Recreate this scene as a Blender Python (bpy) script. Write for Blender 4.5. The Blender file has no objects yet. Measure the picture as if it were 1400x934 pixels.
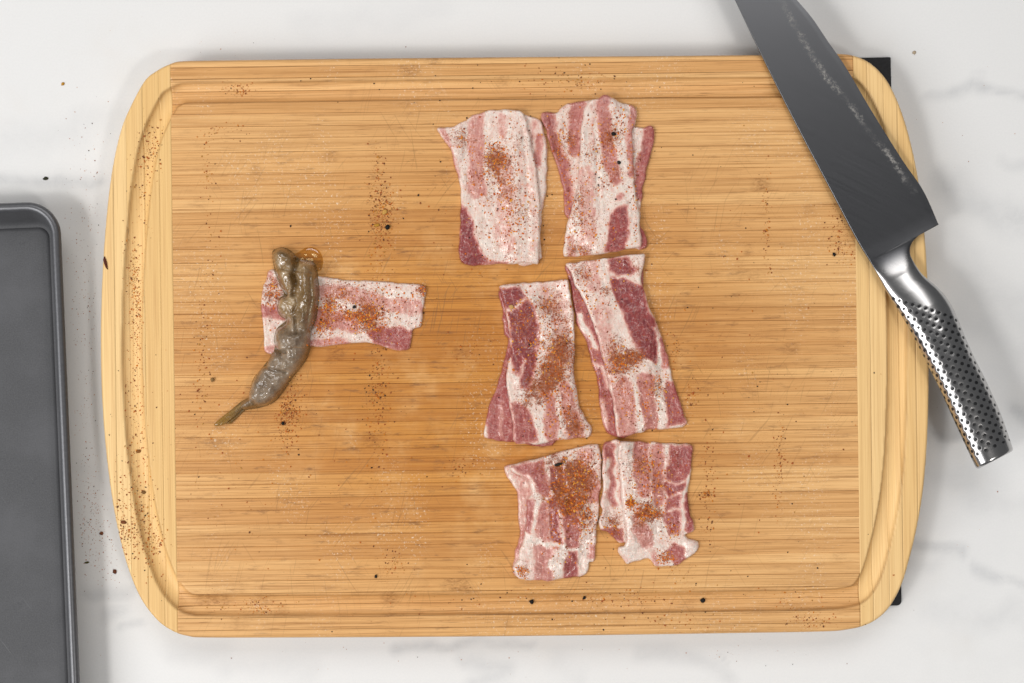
import bpy, math, random
import numpy as np
from mathutils import Vector

random.seed(7)
rng = np.random.default_rng(7)
SC = bpy.context.scene
COL = SC.collection

# ------------------------------------------------------------------ measures (metres)
S = 0.0004                      # one photograph pixel on the board's top face
ZM = 0.0018                     # top of the black mat
ZT = 0.0215                     # top of the cutting board
CAMD = 0.56 * 50 / 36           # lens to board top
CAMZ = ZT + CAMD

def at(px, py, z=ZT):
    f = (CAMZ - z) / CAMD
    return ((px - 700) * S * f, (467 - py) * S * f, z)

# ------------------------------------------------------------------ camera
cam = bpy.data.cameras.new('camera'); cam.lens = 50; cam.sensor_width = 36
cam.clip_start = 0.01; cam.clip_end = 20
camo = bpy.data.objects.new('camera', cam); COL.objects.link(camo)
camo.location = (0, 0, CAMZ)
SC.camera = camo

# ------------------------------------------------------------------ world and lamps (kitchen downlights and added soft fill)
W = bpy.data.worlds.new('World'); SC.world = W; W.use_nodes = True
bg = W.node_tree.nodes['Background']
bg.inputs['Color'].default_value = (0.95, 0.97, 1.0, 1); bg.inputs['Strength'].default_value = 0.125

def area(name, loc, size, power, color=(1, 1, 1), target=(0, 0, 0), sy=None):
    l = bpy.data.lights.new(name, 'AREA'); l.energy = power; l.color = color
    l.size = size
    if sy: l.shape = 'RECTANGLE'; l.size_y = sy
    o = bpy.data.objects.new(name, l); COL.objects.link(o)
    o.location = loc
    d = Vector(target) - Vector(loc)
    o.rotation_euler = d.to_track_quat('-Z', 'Y').to_euler()
    return o
area('key_lamp', (-1.05, -0.50, 1.55), 0.28, 7.2, (1.0, 0.97, 0.93))
area('counter_lamp', (0.85, -0.80, 1.75), 0.26, 7.8, (1.0, 0.97, 0.93))
area('fill_softbox_left', (-1.8, -0.9, 1.8), 2.3, 44.0, (0.98, 0.99, 1.0), sy=1.6)  # added unseen softbox: broad fill, reflected in the handle
area('fill_softbox_top', (0.10, 1.50, 2.0), 1.9, 22.0, (1.0, 0.985, 0.97), sy=1.1)  # added unseen softbox: fill, and a lighter reflection towards the blade tip

SC.view_settings.view_transform = 'Standard'
SC.view_settings.look = 'None'
SC.view_settings.exposure = 0.0
SC.view_settings.gamma = 1.0
SC.view_settings.use_curve_mapping = False
SC.cycles.use_denoising = True

# ------------------------------------------------------------------ node helpers
class NT:
    def __init__(s, name):
        s.m = bpy.data.materials.new(name); s.m.use_nodes = True
        s.t = s.m.node_tree; s.n = s.t.nodes; s.l = s.t.links
        s.b = s.n['Principled BSDF']
    def put(s, sock, v):
        if hasattr(v, 'is_linked') or isinstance(v, bpy.types.NodeSocket): s.l.new(v, sock)
        else:
            if isinstance(v, (tuple, list)) and len(v) == 3 and sock.type == 'RGBA': v = (*v, 1)
            sock.default_value = v
    def set(s, **k):
        for a, v in k.items(): s.put(s.b.inputs[a.replace('_', ' ')], v)
    def pos(s): return s.n.new('ShaderNodeNewGeometry').outputs['Position']
    def obj(s): return s.n.new('ShaderNodeTexCoord').outputs['Object']
    def rand(s): return s.n.new('ShaderNodeObjectInfo').outputs['Random']
    def ocol(s): return s.n.new('ShaderNodeObjectInfo').outputs['Color']
    def attr(s, name, col=False):
        a = s.n.new('ShaderNodeAttribute'); a.attribute_name = name
        return a.outputs['Color' if col else 'Fac']
    def map(s, v, scale=(1, 1, 1), rot=(0, 0, 0), loc=(0, 0, 0)):
        m = s.n.new('ShaderNodeMapping'); s.put(m.inputs['Vector'], v)
        s.put(m.inputs['Scale'], scale); s.put(m.inputs['Rotation'], rot); s.put(m.inputs['Location'], loc)
        return m.outputs['Vector']
    def rmap(s, v, ang, scale, loc=(0, 0, 0)): return s.map(s.map(v, rot=(0, 0, ang)), scale, loc=loc)
    def noise(s, v, scale=1, detail=2, rough=0.5, dist=0, color=False):
        n = s.n.new('ShaderNodeTexNoise'); s.put(n.inputs['Vector'], v)
        n.inputs['Scale'].default_value = scale; n.inputs['Detail'].default_value = detail
        n.inputs['Roughness'].default_value = rough; n.inputs['Distortion'].default_value = dist
        return n.outputs['Color' if color else 'Fac']
    def voro(s, v, scale, feature='F1'):
        n = s.n.new('ShaderNodeTexVoronoi'); n.feature = feature; s.put(n.inputs['Vector'], v)
        n.inputs['Scale'].default_value = scale
        return n.outputs['Distance']
    def math(s, op, a, b=0.0, c=0.0):
        n = s.n.new('ShaderNodeMath'); n.operation = op
        s.put(n.inputs[0], a); s.put(n.inputs[1], b); s.put(n.inputs[2], c)
        return n.outputs[0]
    def mul(s, a, b): return s.math('MULTIPLY', a, b)
    def add(s, a, b): return s.math('ADD', a, b)
    def vadd(s, a, b):
        n = s.n.new('ShaderNodeVectorMath'); n.operation = 'ADD'
        s.put(n.inputs[0], a); s.put(n.inputs[1], b); return n.outputs[0]
    def vscale(s, a, f):
        n = s.n.new('ShaderNodeVectorMath'); n.operation = 'SCALE'
        s.put(n.inputs[0], a); s.put(n.inputs['Scale'], f); return n.outputs[0]
    def comb(s, x, y, z):
        n = s.n.new('ShaderNodeCombineXYZ'); s.put(n.inputs[0], x); s.put(n.inputs[1], y); s.put(n.inputs[2], z)
        return n.outputs[0]
    def sep(s, v):
        n = s.n.new('ShaderNodeSeparateXYZ'); s.put(n.inputs[0], v); return n.outputs
    def rng(s, v, a, b, c=0.0, d=1.0, smooth=True):
        n = s.n.new('ShaderNodeMapRange'); n.clamp = True
        if smooth: n.interpolation_type = 'SMOOTHSTEP'
        s.put(n.inputs['Value'], v)
        for i, x in enumerate((a, b, c, d)): s.put(n.inputs[1 + i], x)
        return n.outputs['Result']
    def mix(s, f, a, b, mode='MIX'):
        n = s.n.new('ShaderNodeMix'); n.data_type = 'RGBA'; n.blend_type = mode
        s.put(n.inputs['Factor'], f); s.put(n.inputs[6], a); s.put(n.inputs[7], b)
        return n.outputs[2]
    def ramp(s, f, stops):
        n = s.n.new('ShaderNodeValToRGB'); s.put(n.inputs[0], f); e = n.color_ramp.elements
        while len(e) < len(stops): e.new(0.5)
        for i, (p, c) in enumerate(stops): e[i].position = p; e[i].color = (*c, 1)
        return n.outputs[0]
    def bump(s, h, strength=0.3, dist=0.001):
        n = s.n.new('ShaderNodeBump'); s.put(n.inputs['Height'], h)
        n.inputs['Strength'].default_value = strength; n.inputs['Distance'].default_value = dist
        s.l.new(n.outputs[0], s.b.inputs['Normal']); return n.outputs[0]

# ------------------------------------------------------------------ materials
def mat_marble():
    t = NT('marble'); p = t.pos()
    warp = t.vadd(p, t.vscale(t.noise(p, 14, 4, 0.6, color=True), 0.035))
    soft = t.rng(t.noise(t.map(warp, (5, 9, 1)), 1.0, 5, 0.6), 0.50, 0.78)
    v = t.attr('vein'); n = t.noise(warp, 55, 6, 0.68)
    vein = t.rng(t.mul(v, t.add(t.mul(n, 1.9), -0.15)), 0.05, 0.95, 0, 1, False)
    fine = t.noise(p, 900, 2, 0.6)
    rid = t.rng(t.math('ABSOLUTE', t.add(t.noise(warp, 22, 5, 0.62, 0.6), -0.5)), 0.022, 0.0)
    rid2 = t.mul(rid, t.add(t.mul(t.rng(v, 0.0, 0.45), 0.55), t.rng(t.noise(p, 6, 2), 0.54, 0.72, 0, 0.32)))
    c = t.mix(t.mul(soft, 0.40), (0.825, 0.82, 0.81), (0.69, 0.695, 0.705))
    warm = t.rng(t.noise(p, 11, 4, 0.6), 0.55, 0.75)
    c = t.mix(t.mul(warm, 0.35), c, (0.77, 0.735, 0.69))
    c = t.mix(t.mul(vein, 0.55), c, (0.45, 0.46, 0.475))
    c = t.mix(t.mul(rid2, t.rng(v, 0.25, 0.7, 0, 0.22)), c, (0.50, 0.505, 0.51))
    c = t.mix(t.rng(fine, 0.3, 0.7, 0, 0.10), c, (0.62, 0.62, 0.62))
    t.set(Base_Color=c, Roughness=t.rng(n, 0.2, 0.8, 0.34, 0.46), Specular_IOR_Level=0.3)
    t.bump(fine, 0.05, 0.0004); return t.m

def mat_bamboo(name, vertical):
    t = NT(name); o = t.obj(); r = t.rand()
    if vertical: o = t.map(o, rot=(0, 0, math.pi / 2))
    off = t.comb(t.mul(r, 37.0), t.mul(r, 91.0), 0)
    q = t.vadd(o, off)
    if vertical:
        c = t.mix(r, (0.86, 0.545, 0.215), (0.95, 0.65, 0.30))
    else:
        c = t.mix(r, (0.73, 0.380, 0.135), (0.90, 0.535, 0.222))
    warpq = t.vadd(q, t.vscale(t.noise(t.map(q, (18, 60, 1)), 1, 2, 0.5, color=True), 0.0012))
    g1 = t.noise(t.map(warpq, (6, 420, 1)), 1, 4, 0.65)
    g2 = t.noise(t.map(warpq, (14, 1500, 1)), 1, 3, 0.7)
    k = 0.42 if vertical else 1.0
    c = t.mix(t.rng(g1, 0.40, 0.70, 0, 0.50 * k), c, (0.47, 0.215, 0.06))
    c = t.mix(t.rng(g2, 0.48, 0.68, 0, 0.62 * k), c, (0.37, 0.15, 0.04))
    c = t.mix(t.rng(g2, 0.46, 0.28, 0, 0.35), c, (0.92, 0.64, 0.32))
    if not vertical:
        dash = t.mul(t.rng(t.noise(t.map(warpq, (55, 1250, 1), loc=(4, 9, 0)), 1, 2, 0.6), 0.63, 0.72), t.rng(t.noise(t.map(q, (22, 40, 1)), 1, 2), 0.40, 0.62))
        c = t.mix(t.mul(dash, 0.70), c, (0.27, 0.105, 0.028))
    # growth nodes: short dark dashes across a strip
    if not vertical:
        kn = t.noise(t.comb(t.mul(t.sep(q)[0], 44.0), t.mul(r, 300.0), 0), 1, 0)
        kf = t.noise(t.map(q, (330, 800, 1)), 1, 5, 0.78)
        c = t.mix(t.mul(t.rng(kn, 0.70, 0.84), t.rng(kf, 0.34, 0.72, 0, 0.85)), c, (0.30, 0.125, 0.035))
        # moisture and fat soaked in, strongest round the meat
        o2 = t.obj()
        ctr = t.n.new('ShaderNodeVectorMath'); ctr.operation = 'LENGTH'
        t.put(ctr.inputs[0], t.map(o2, (1 / 0.150, 1 / 0.115, 0), loc=(0.14, 0.17, 0)))
        wet = t.mul(t.rng(ctr.outputs['Value'], 1.5, 0.35), t.rng(t.noise(o2, 26, 5, 0.65), 0.16, 0.54))
        c = t.mix(wet, c, t.mix(1.0, c, (0.74, 0.54, 0.26), 'MULTIPLY'))
        dirty = t.mul(t.rng(t.noise(t.map(o2, (60, 260, 1)), 1, 5, 0.7), 0.54, 0.72), t.rng(ctr.outputs['Value'], 1.9, 0.6, 0.15, 1.0))
        c = t.mix(t.mul(dirty, 0.7), c, (0.22, 0.095, 0.035))
        # rub pressed into the wood in columns where slices lay
        colm = t.rng(t.noise(t.map(o2, (55, 9, 1), loc=(3.1, 1.7, 0)), 1, 1), 0.60, 0.72)
        sp = t.rng(t.noise(o2, 1500, 2, 0.6), 0.60, 0.70)
        c = t.mix(t.mul(t.mul(colm, sp), 0.75), c, (0.33, 0.10, 0.02))
        # knife cuts
        for i, (a, lim, s2) in enumerate(((63, 0.66, 800), (78, 0.67, 900), (97, 0.69, 900), (-58, 0.69, 800), (50, 0.68, 800))):
            mm = t.rmap(t.vadd(o2, t.vscale(t.noise(o2, 30, 1, color=True), 0.003)), math.radians(90 - a), (s2, 26, 1), loc=(i * 7.7, i * 3.3, 0))
            cut = t.mul(t.rng(t.noise(mm, 1, 1), lim, lim + 0.035), t.rng(t.noise(o2, 17 + 3 * i, 2), 0.44, 0.60))
            c = t.mix(t.mul(t.mul(cut, t.rng(ctr.outputs['Value'], 1.9, 0.6)), 0.42), c, (0.25, 0.115, 0.04) if i % 2 else (0.30, 0.15, 0.05))
        # dried pale residue
        res = t.mul(t.rng(t.noise(o2, 700, 3, 0.7), 0.56, 0.72), t.rng(t.noise(t.map(o2, (34, 16, 1), loc=(9, 4, 0)), 1, 2), 0.50, 0.66))
        c = t.mix(t.mul(res, 0.75), c, (0.93, 0.76, 0.56))
    j = t.attr('joint_shade')
    c = t.mix(t.mul(j, t.rng(t.noise(t.map(q, (30, 60, 1)), 1, 3), 0.3, 0.6, 0.35, 1.0)), c, (0.20, 0.085, 0.025))  # dark strip joints, plus painted shade on groove lips and board edge
    t.set(Base_Color=c, Roughness=t.rng(g1, 0.3, 0.7, 0.42, 0.60), Specular_IOR_Level=0.35)
    t.bump(t.add(t.mul(g2, 0.5), g1), 0.18, 0.0006); return t.m

def mat_bacon():
    t = NT('bacon'); p = t.obj(); r = t.rand()
    q = t.vadd(p, t.comb(r, t.mul(r, 3.1), 0))
    m = t.attr('meat')
    n1 = t.noise(q, 230, 6, 0.74); n2 = t.noise(q, 1300, 3, 0.7); fib = t.noise(t.map(t.vadd(q, t.vscale(t.noise(q, 60, 2, color=True), 0.01)), (900, 130, 1)), 1, 3, 0.6)
    f = t.add(m, t.add(t.add(t.mul(t.add(n1, -0.5), 0.75), t.mul(t.add(fib, -0.5), 0.45)), t.mul(t.add(n2, -0.5), 0.30)))
    c = t.ramp(f, [(0.0, (0.85, 0.715, 0.63)), (0.14, (0.82, 0.60, 0.51)), (0.30, (0.72, 0.385, 0.32)), (0.48, (0.57, 0.225, 0.185)),
                   (0.74, (0.37, 0.078, 0.070)), (1.0, (0.20, 0.028, 0.032))])
    web = t.rng(t.math('ABSOLUTE', t.add(t.noise(q, 150, 3, 0.6, 1.5), -0.5)), 0.035, 0.0)
    c = t.mix(t.mul(web, t.rng(m, 0.3, 0.8, 0, 0.30)), c, (0.70, 0.46, 0.41))
    rub = t.attr('rub')
    g = t.noise(q, 1250, 3, 0.75); g3 = t.noise(q, 420, 3, 0.6)
    th = t.math('SUBTRACT', 0.67, t.mul(rub, 0.24))
    gm = t.rng(t.add(t.mul(g, 0.80), t.mul(g3, 0.20)), th, t.add(th, 0.05))
    c = t.mix(t.mul(gm, 0.95), c, t.mix(t.rng(g3, 0.38, 0.62), (0.66, 0.165, 0.008), (0.36, 0.055, 0.008)))
    c = t.mix(t.rng(t.mul(rub, t.add(g3, 0.5)), 0.50, 1.10, 0, 0.80), c, t.mix(g, (0.36, 0.085, 0.010), (0.17, 0.036, 0.008)))
    t.set(Base_Color=c, Roughness=t.rng(n1, 0.3, 0.7, 0.20, 0.38), Specular_IOR_Level=0.6, Coat_Weight=0.3, Coat_Roughness=0.12,
          Subsurface_Weight=0.12, Subsurface_Radius=(0.004, 0.0015, 0.001), Subsurface_Scale=0.5)
    wetn = t.noise(q, 420, 2, 0.5)
    t.bump(t.add(t.add(wetn, t.mul(fib, 0.35)), t.mul(gm, 0.2)), 0.6, 0.0012); return t.m

def mat_shrimp(name, tail=False):
    t = NT(name); p = t.obj()
    n = t.noise(p, 110, 4, 0.6); n2 = t.noise(p, 900, 3, 0.65)
    y = t.sep(p)[1]
    if tail:
        n = t.noise(t.rmap(p, math.radians(-38), (60, 700, 1)), 1, 3)
        c = t.ramp(n, [(0.3, (0.11, 0.060, 0.018)), (0.55, (0.21, 0.125, 0.045)), (0.75, (0.34, 0.22, 0.09))])
        x = t.sep(p)[0]
        c = t.mix(t.rng(x, -0.020, -0.036, 0, 0.75), c, (0.34, 0.17, 0.02))
    else:
        c = t.ramp(n, [(0.32, (0.140, 0.078, 0.024)), (0.5, (0.285, 0.180, 0.085)), (0.68, (0.46, 0.335, 0.195))])
        grey = t.rng(y, 0.012, -0.010)
        c = t.mix(t.mul(grey, 0.65), c, t.ramp(n, [(0.30, (0.150, 0.112, 0.085)), (0.7, (0.38, 0.310, 0.250))]))
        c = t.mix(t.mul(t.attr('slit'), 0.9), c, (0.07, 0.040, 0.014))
    if not tail: c = t.mix(t.rng(t.add(t.attr('thick'), t.mul(t.add(n, -0.5), 0.5)), 0.78, 0.25, 0, 0.85), c, (0.185, 0.095, 0.022))
    c = t.mix(t.rng(n2, 0.58, 0.72, 0, 0.30), c, (0.44, 0.38, 0.30))
    t.set(Base_Color=c, Roughness=t.rng(n2, 0.3, 0.7, 0.14, 0.34), Specular_IOR_Level=0.6, Coat_Weight=0.6, Coat_Roughness=0.08,
          Subsurface_Weight=0.22, Subsurface_Radius=(0.005, 0.0035, 0.002), Subsurface_Scale=0.6)
    t.bump(t.add(t.mul(n2, 0.25), n), 0.25, 0.0012); return t.m

def mat_steel(name, base, rough, blade=False):
    t = NT(name); p = t.obj()
    br = t.noise(t.rmap(p, math.radians(27), (25, 900, 1)), 1, 3, 0.7)
    c = base
    rr = t.rng(br, 0.2, 0.8, rough - 0.015, rough + 0.03)
    met = 1.0
    if blade:
        sm = t.attr('smear'); n = t.noise(p, 520, 4, 0.72); ns = t.noise(p, 1500, 2, 0.6)
        k = t.mul(t.mul(t.rng(t.mul(sm, t.add(t.mul(n, 0.8), t.mul(ns, 0.4))), 0.50, 0.76), 0.50), t.rng(t.noise(p, 70, 2), 0.38, 0.62, 0.15, 1.0))
        c = t.mix(k, base, (0.62, 0.58, 0.52))
        rr = t.add(rr, t.mul(k, 0.4))
        met = t.math('SUBTRACT', 1.0, t.mul(k, 0.8))
        pol = t.attr('polish')
        c = t.mix(pol, c, (0.46, 0.45, 0.445))
        rr = t.math('SUBTRACT', rr, t.mul(pol, 0.08))
    t.set(Base_Color=c, Metallic=met, Roughness=rr)
    return t.m

def mat_plain(name, col, rough=0.5, metal=0.0, var=0.0, scale=300, spec=0.5, bump=0.0):
    t = NT(name); p = t.pos(); n = t.noise(p, scale, 4, 0.65)
    c = t.mix(t.rng(n, 0.3, 0.7, 0, 1), tuple(x * (1 - var) for x in col), tuple(min(1, x * (1 + var)) for x in col))
    t.set(Base_Color=c, Roughness=rough, Metallic=metal, Specular_IOR_Level=spec)
    if bump: t.bump(n, bump, 0.0004)
    return t.m

def mat_tray():
    t = NT('tray_coating'); p = t.pos()
    n = t.noise(p, 1300, 3, 0.7); l = t.noise(p, 22, 4, 0.6)
    c = t.mix(n, (0.040, 0.041, 0.044), (0.125, 0.125, 0.132))
    c = t.mix(t.rng(l, 0.4, 0.7, 0, 0.35), c, (0.14, 0.14, 0.15))
    c = t.mix(t.rng(t.noise(p, 60, 5, 0.75), 0.62, 0.76, 0, 0.5), c, (0.035, 0.035, 0.04))
    c = t.mix(t.mul(t.rng(t.noise(t.rmap(p, 0.9, (30, 1200, 1)), 1, 2), 0.68, 0.74), t.rng(t.noise(p, 14, 2), 0.5, 0.65, 0, 0.35)), c, (0.22, 0.22, 0.225))
    t.set(Base_Color=c, Roughness=0.62, Metallic=0.0, Specular_IOR_Level=0.35)
    t.bump(n, 0.12, 0.0003); return t.m

def mat_rim():
    t = NT('tray_rim'); p = t.pos(); n = t.noise(p, 500, 4, 0.7)
    c = t.mix(n, (0.085, 0.086, 0.092), (0.17, 0.17, 0.18))
    c = t.mix(t.rng(t.noise(p, 140, 5, 0.8), 0.64, 0.74, 0, 0.7), c, (0.22, 0.20, 0.19))
    t.set(Base_Color=c, Roughness=0.36, Metallic=0.45); return t.m

def mat_grain(name, rough=0.7):
    t = NT(name); c = t.attr('tint', True); n = t.noise(t.pos(), 2500, 2)
    c = t.mix(t.rng(n, 0.3, 0.7, 0.0, 0.35), c, t.mix(1.0, c, (0.5, 0.5, 0.5), 'MULTIPLY'))
    t.set(Base_Color=c, Roughness=rough, Specular_IOR_Level=0.25); return t.m

def mat_juice():
    t = NT('amber_juice'); n = t.noise(t.pos(), 260, 3)
    tr = t.n.new('ShaderNodeBsdfTransparent'); t.put(tr.inputs['Color'], t.mix(n, (0.985, 0.93, 0.74), (0.97, 0.89, 0.64)))
    gl = t.n.new('ShaderNodeBsdfGlossy'); gl.inputs['Roughness'].default_value = 0.10
    fr = t.n.new('ShaderNodeValue'); fr.outputs[0].default_value = 0.10
    mx = t.n.new('ShaderNodeMixShader'); t.l.new(fr.outputs[0], mx.inputs[0]); t.l.new(tr.outputs[0], mx.inputs[1]); t.l.new(gl.outputs[0], mx.inputs[2])
    t.l.new(mx.outputs[0], t.n['Material Output'].inputs['Surface']); return t.m

M = dict(marble=mat_marble(), strip=mat_bamboo('bamboo_cross', False), cap=mat_bamboo('bamboo_end', True), bacon=mat_bacon(),
         shrimp=mat_shrimp('shrimp_flesh'), tail=mat_shrimp('shrimp_tail', True),
         blade=mat_steel('satin_steel', (0.150, 0.152, 0.160), 0.31, True), handle=mat_steel('polished_steel', (0.52, 0.51, 0.505), 0.21),
         dot=mat_plain('black_dot', (0.012, 0.012, 0.013), 0.35, var=0.3, scale=900), mat=mat_plain('black_mat', (0.010, 0.010, 0.012), 0.7, var=0.4, scale=700, bump=0.3),
         tray=mat_tray(), rim=mat_rim(), grain=mat_grain('ground_spice'), juice=mat_juice())

# ------------------------------------------------------------------ object helpers
def link(name, me, mat, parent=None, smooth=True):
    me.materials.append(mat)
    if smooth: me.polygons.foreach_set('use_smooth', [True] * len(me.polygons))
    o = bpy.data.objects.new(name, me); COL.objects.link(o)
    if parent is not None: o.parent = parent
    return o

def make_mesh(name, verts, faces):
    me = bpy.data.meshes.new(name)
    me.from_pydata([tuple(map(float, v)) for v in verts], [], [tuple(int(i) for i in f) for f in faces])
    me.update(); return me

def fattr(me, name, vals):
    a = me.attributes.new(name, 'FLOAT', 'POINT'); a.data.foreach_set('value', np.asarray(vals, dtype=np.float32))

def tag(o, label, cat, group=None, kind=None):
    o['label'] = label; o['category'] = cat
    if group: o['group'] = group
    if kind: o['kind'] = kind
    return o

def empty(name, loc=(0, 0, 0), rz=0):
    o = bpy.data.objects.new(name, None); COL.objects.link(o)
    o.location = loc; o.rotation_euler = (0, 0, rz); o.empty_display_size = 0.02
    return o

# ------------------------------------------------------------------ numeric helpers
_tab = rng.random((256, 256))
def vnoise(x, y, cell, seed=0):
    x = np.asarray(x) / cell + seed * 17.31; y = np.asarray(y) / cell + seed * 9.77
    xi = np.floor(x).astype(int); yi = np.floor(y).astype(int)
    fx = x - xi; fy = y - yi
    fx = fx * fx * (3 - 2 * fx); fy = fy * fy * (3 - 2 * fy)
    g = lambda a, b: _tab[a % 256, b % 256]
    return (g(xi, yi) * (1 - fx) + g(xi + 1, yi) * fx) * (1 - fy) + (g(xi, yi + 1) * (1 - fx) + g(xi + 1, yi + 1) * fx) * fy - 0.5

def catmull(pts, n=6, closed=True):
    P = np.array(pts, float); out = []
    N = len(P)
    for i in range(N if closed else N - 1):
        if closed: a, b, c, d = P[(i - 1) % N], P[i], P[(i + 1) % N], P[(i + 2) % N]
        else: a, b, c, d = P[max(i - 1, 0)], P[i], P[i + 1], P[min(i + 2, N - 1)]
        for k in range(n):
            u = k / n
            out.append(0.5 * (2 * b + (c - a) * u + (2 * a - 5 * b + 4 * c - d) * u * u + (3 * b - a - 3 * c + d) * u ** 3))
    if not closed: out.append(P[-1])
    return np.array(out)

def seg_near(X, Y, A, B):
    """distance and nearest point from points to a set of segments"""
    best = np.full(X.shape, 1e9); bx = np.zeros(X.shape); by = np.zeros(X.shape)
    for (ax, ay), (cx, cy) in zip(A, B):
        dx, dy = cx - ax, cy - ay; L = dx * dx + dy * dy + 1e-12
        u = np.clip(((X - ax) * dx + (Y - ay) * dy) / L, 0, 1)
        qx = ax + u * dx; qy = ay + u * dy
        d = (X - qx) ** 2 + (Y - qy) ** 2
        k = d < best
        best = np.where(k, d, best); bx = np.where(k, qx, bx); by = np.where(k, qy, by)
    return np.sqrt(best), bx, by

def inside(X, Y, P):
    r = np.zeros(X.shape, bool); n = len(P)
    for i in range(n):
        x1, y1 = P[i]; x2, y2 = P[(i + 1) % n]
        if y1 == y2: continue
        c = ((y1 > Y) != (y2 > Y)) & (X < (x2 - x1) * (Y - y1) / (y2 - y1) + x1)
        r ^= c
    return r

def sdist(X, Y, P):
    P = np.asarray(P); d, bx, by = seg_near(X, Y, P, np.roll(P, -1, 0))
    ins = inside(X, Y, P)
    return np.where(ins, d, -d), bx, by

def sstep(x, a, b):
    u = np.clip((x - a) / (b - a), 0, 1); return u * u * (3 - 2 * u)

def snapped_sheet(P, step):
    """grid over polygon P whose outer vertices are pulled onto its outline; returns x, y, d, faces, boundary loop"""
    x0, y0 = P.min(0) - step; x1, y1 = P.max(0) + step
    xs = np.arange(x0, x1 + step, step); ys = np.arange(y0, y1 + step, step)
    X, Y = np.meshgrid(xs, ys, indexing='ij')
    d, bx, by = sdist(X, Y, P)
    out = d <= 0.25 * step
    nin = ~out
    cell = nin[:-1, :-1] | nin[1:, :-1] | nin[:-1, 1:] | nin[1:, 1:]
    X = np.where(out, bx, X); Y = np.where(out, by, Y); d = np.where(out, 0.0, d)
    idx = -np.ones(X.shape, int)
    use = np.zeros(X.shape, bool)
    for a in (0, 1):
        for b in (0, 1):
            use[a:a + cell.shape[0], b:b + cell.shape[1]] |= cell
    idx[use] = np.arange(use.sum())
    ii, jj = np.nonzero(cell)
    F = np.stack([idx[ii, jj], idx[ii + 1, jj], idx[ii + 1, jj + 1], idx[ii, jj + 1]], 1)
    E = {}
    for f in F:
        for k in range(4):
            a, b = f[k], f[(k + 1) % 4]
            if (b, a) in E: del E[(b, a)]
            else: E[(a, b)] = 1
    return X[use], Y[use], d[use], F, list(E.keys())

def solid_sheet(name, x, y, z, F, edges, zb):
    """x, y in metres; flipped so that photograph-down y becomes world -y by the caller"""
    n = len(x); V = list(zip(x, y, z)); faces = [tuple(f) for f in F]
    bm = {}
    for a, b in edges:
        for q in (a, b):
            if q not in bm:
                bm[q] = n + len(bm); V.append((x[q], y[q], zb[q]))
    for a, b in edges: faces.append((b, a, bm[a], bm[b]))
    nxt = {a: b for a, b in edges}
    left = set(nxt)
    while left:
        s = next(iter(left)); loop = []
        c = s
        while c in left:
            left.discard(c); loop.append(bm[c]); c = nxt[c]
        if len(loop) > 2: faces.append(tuple(reversed(loop)))
    me = make_mesh(name, V, faces)
    ext = np.array(list(range(n)) + [k for k in bm])
    return me, ext

def fix_normals(me):
    import bmesh
    b = bmesh.new(); b.from_mesh(me); bmesh.ops.recalc_face_normals(b, faces=b.faces[:]); b.to_mesh(me); b.free()

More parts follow.
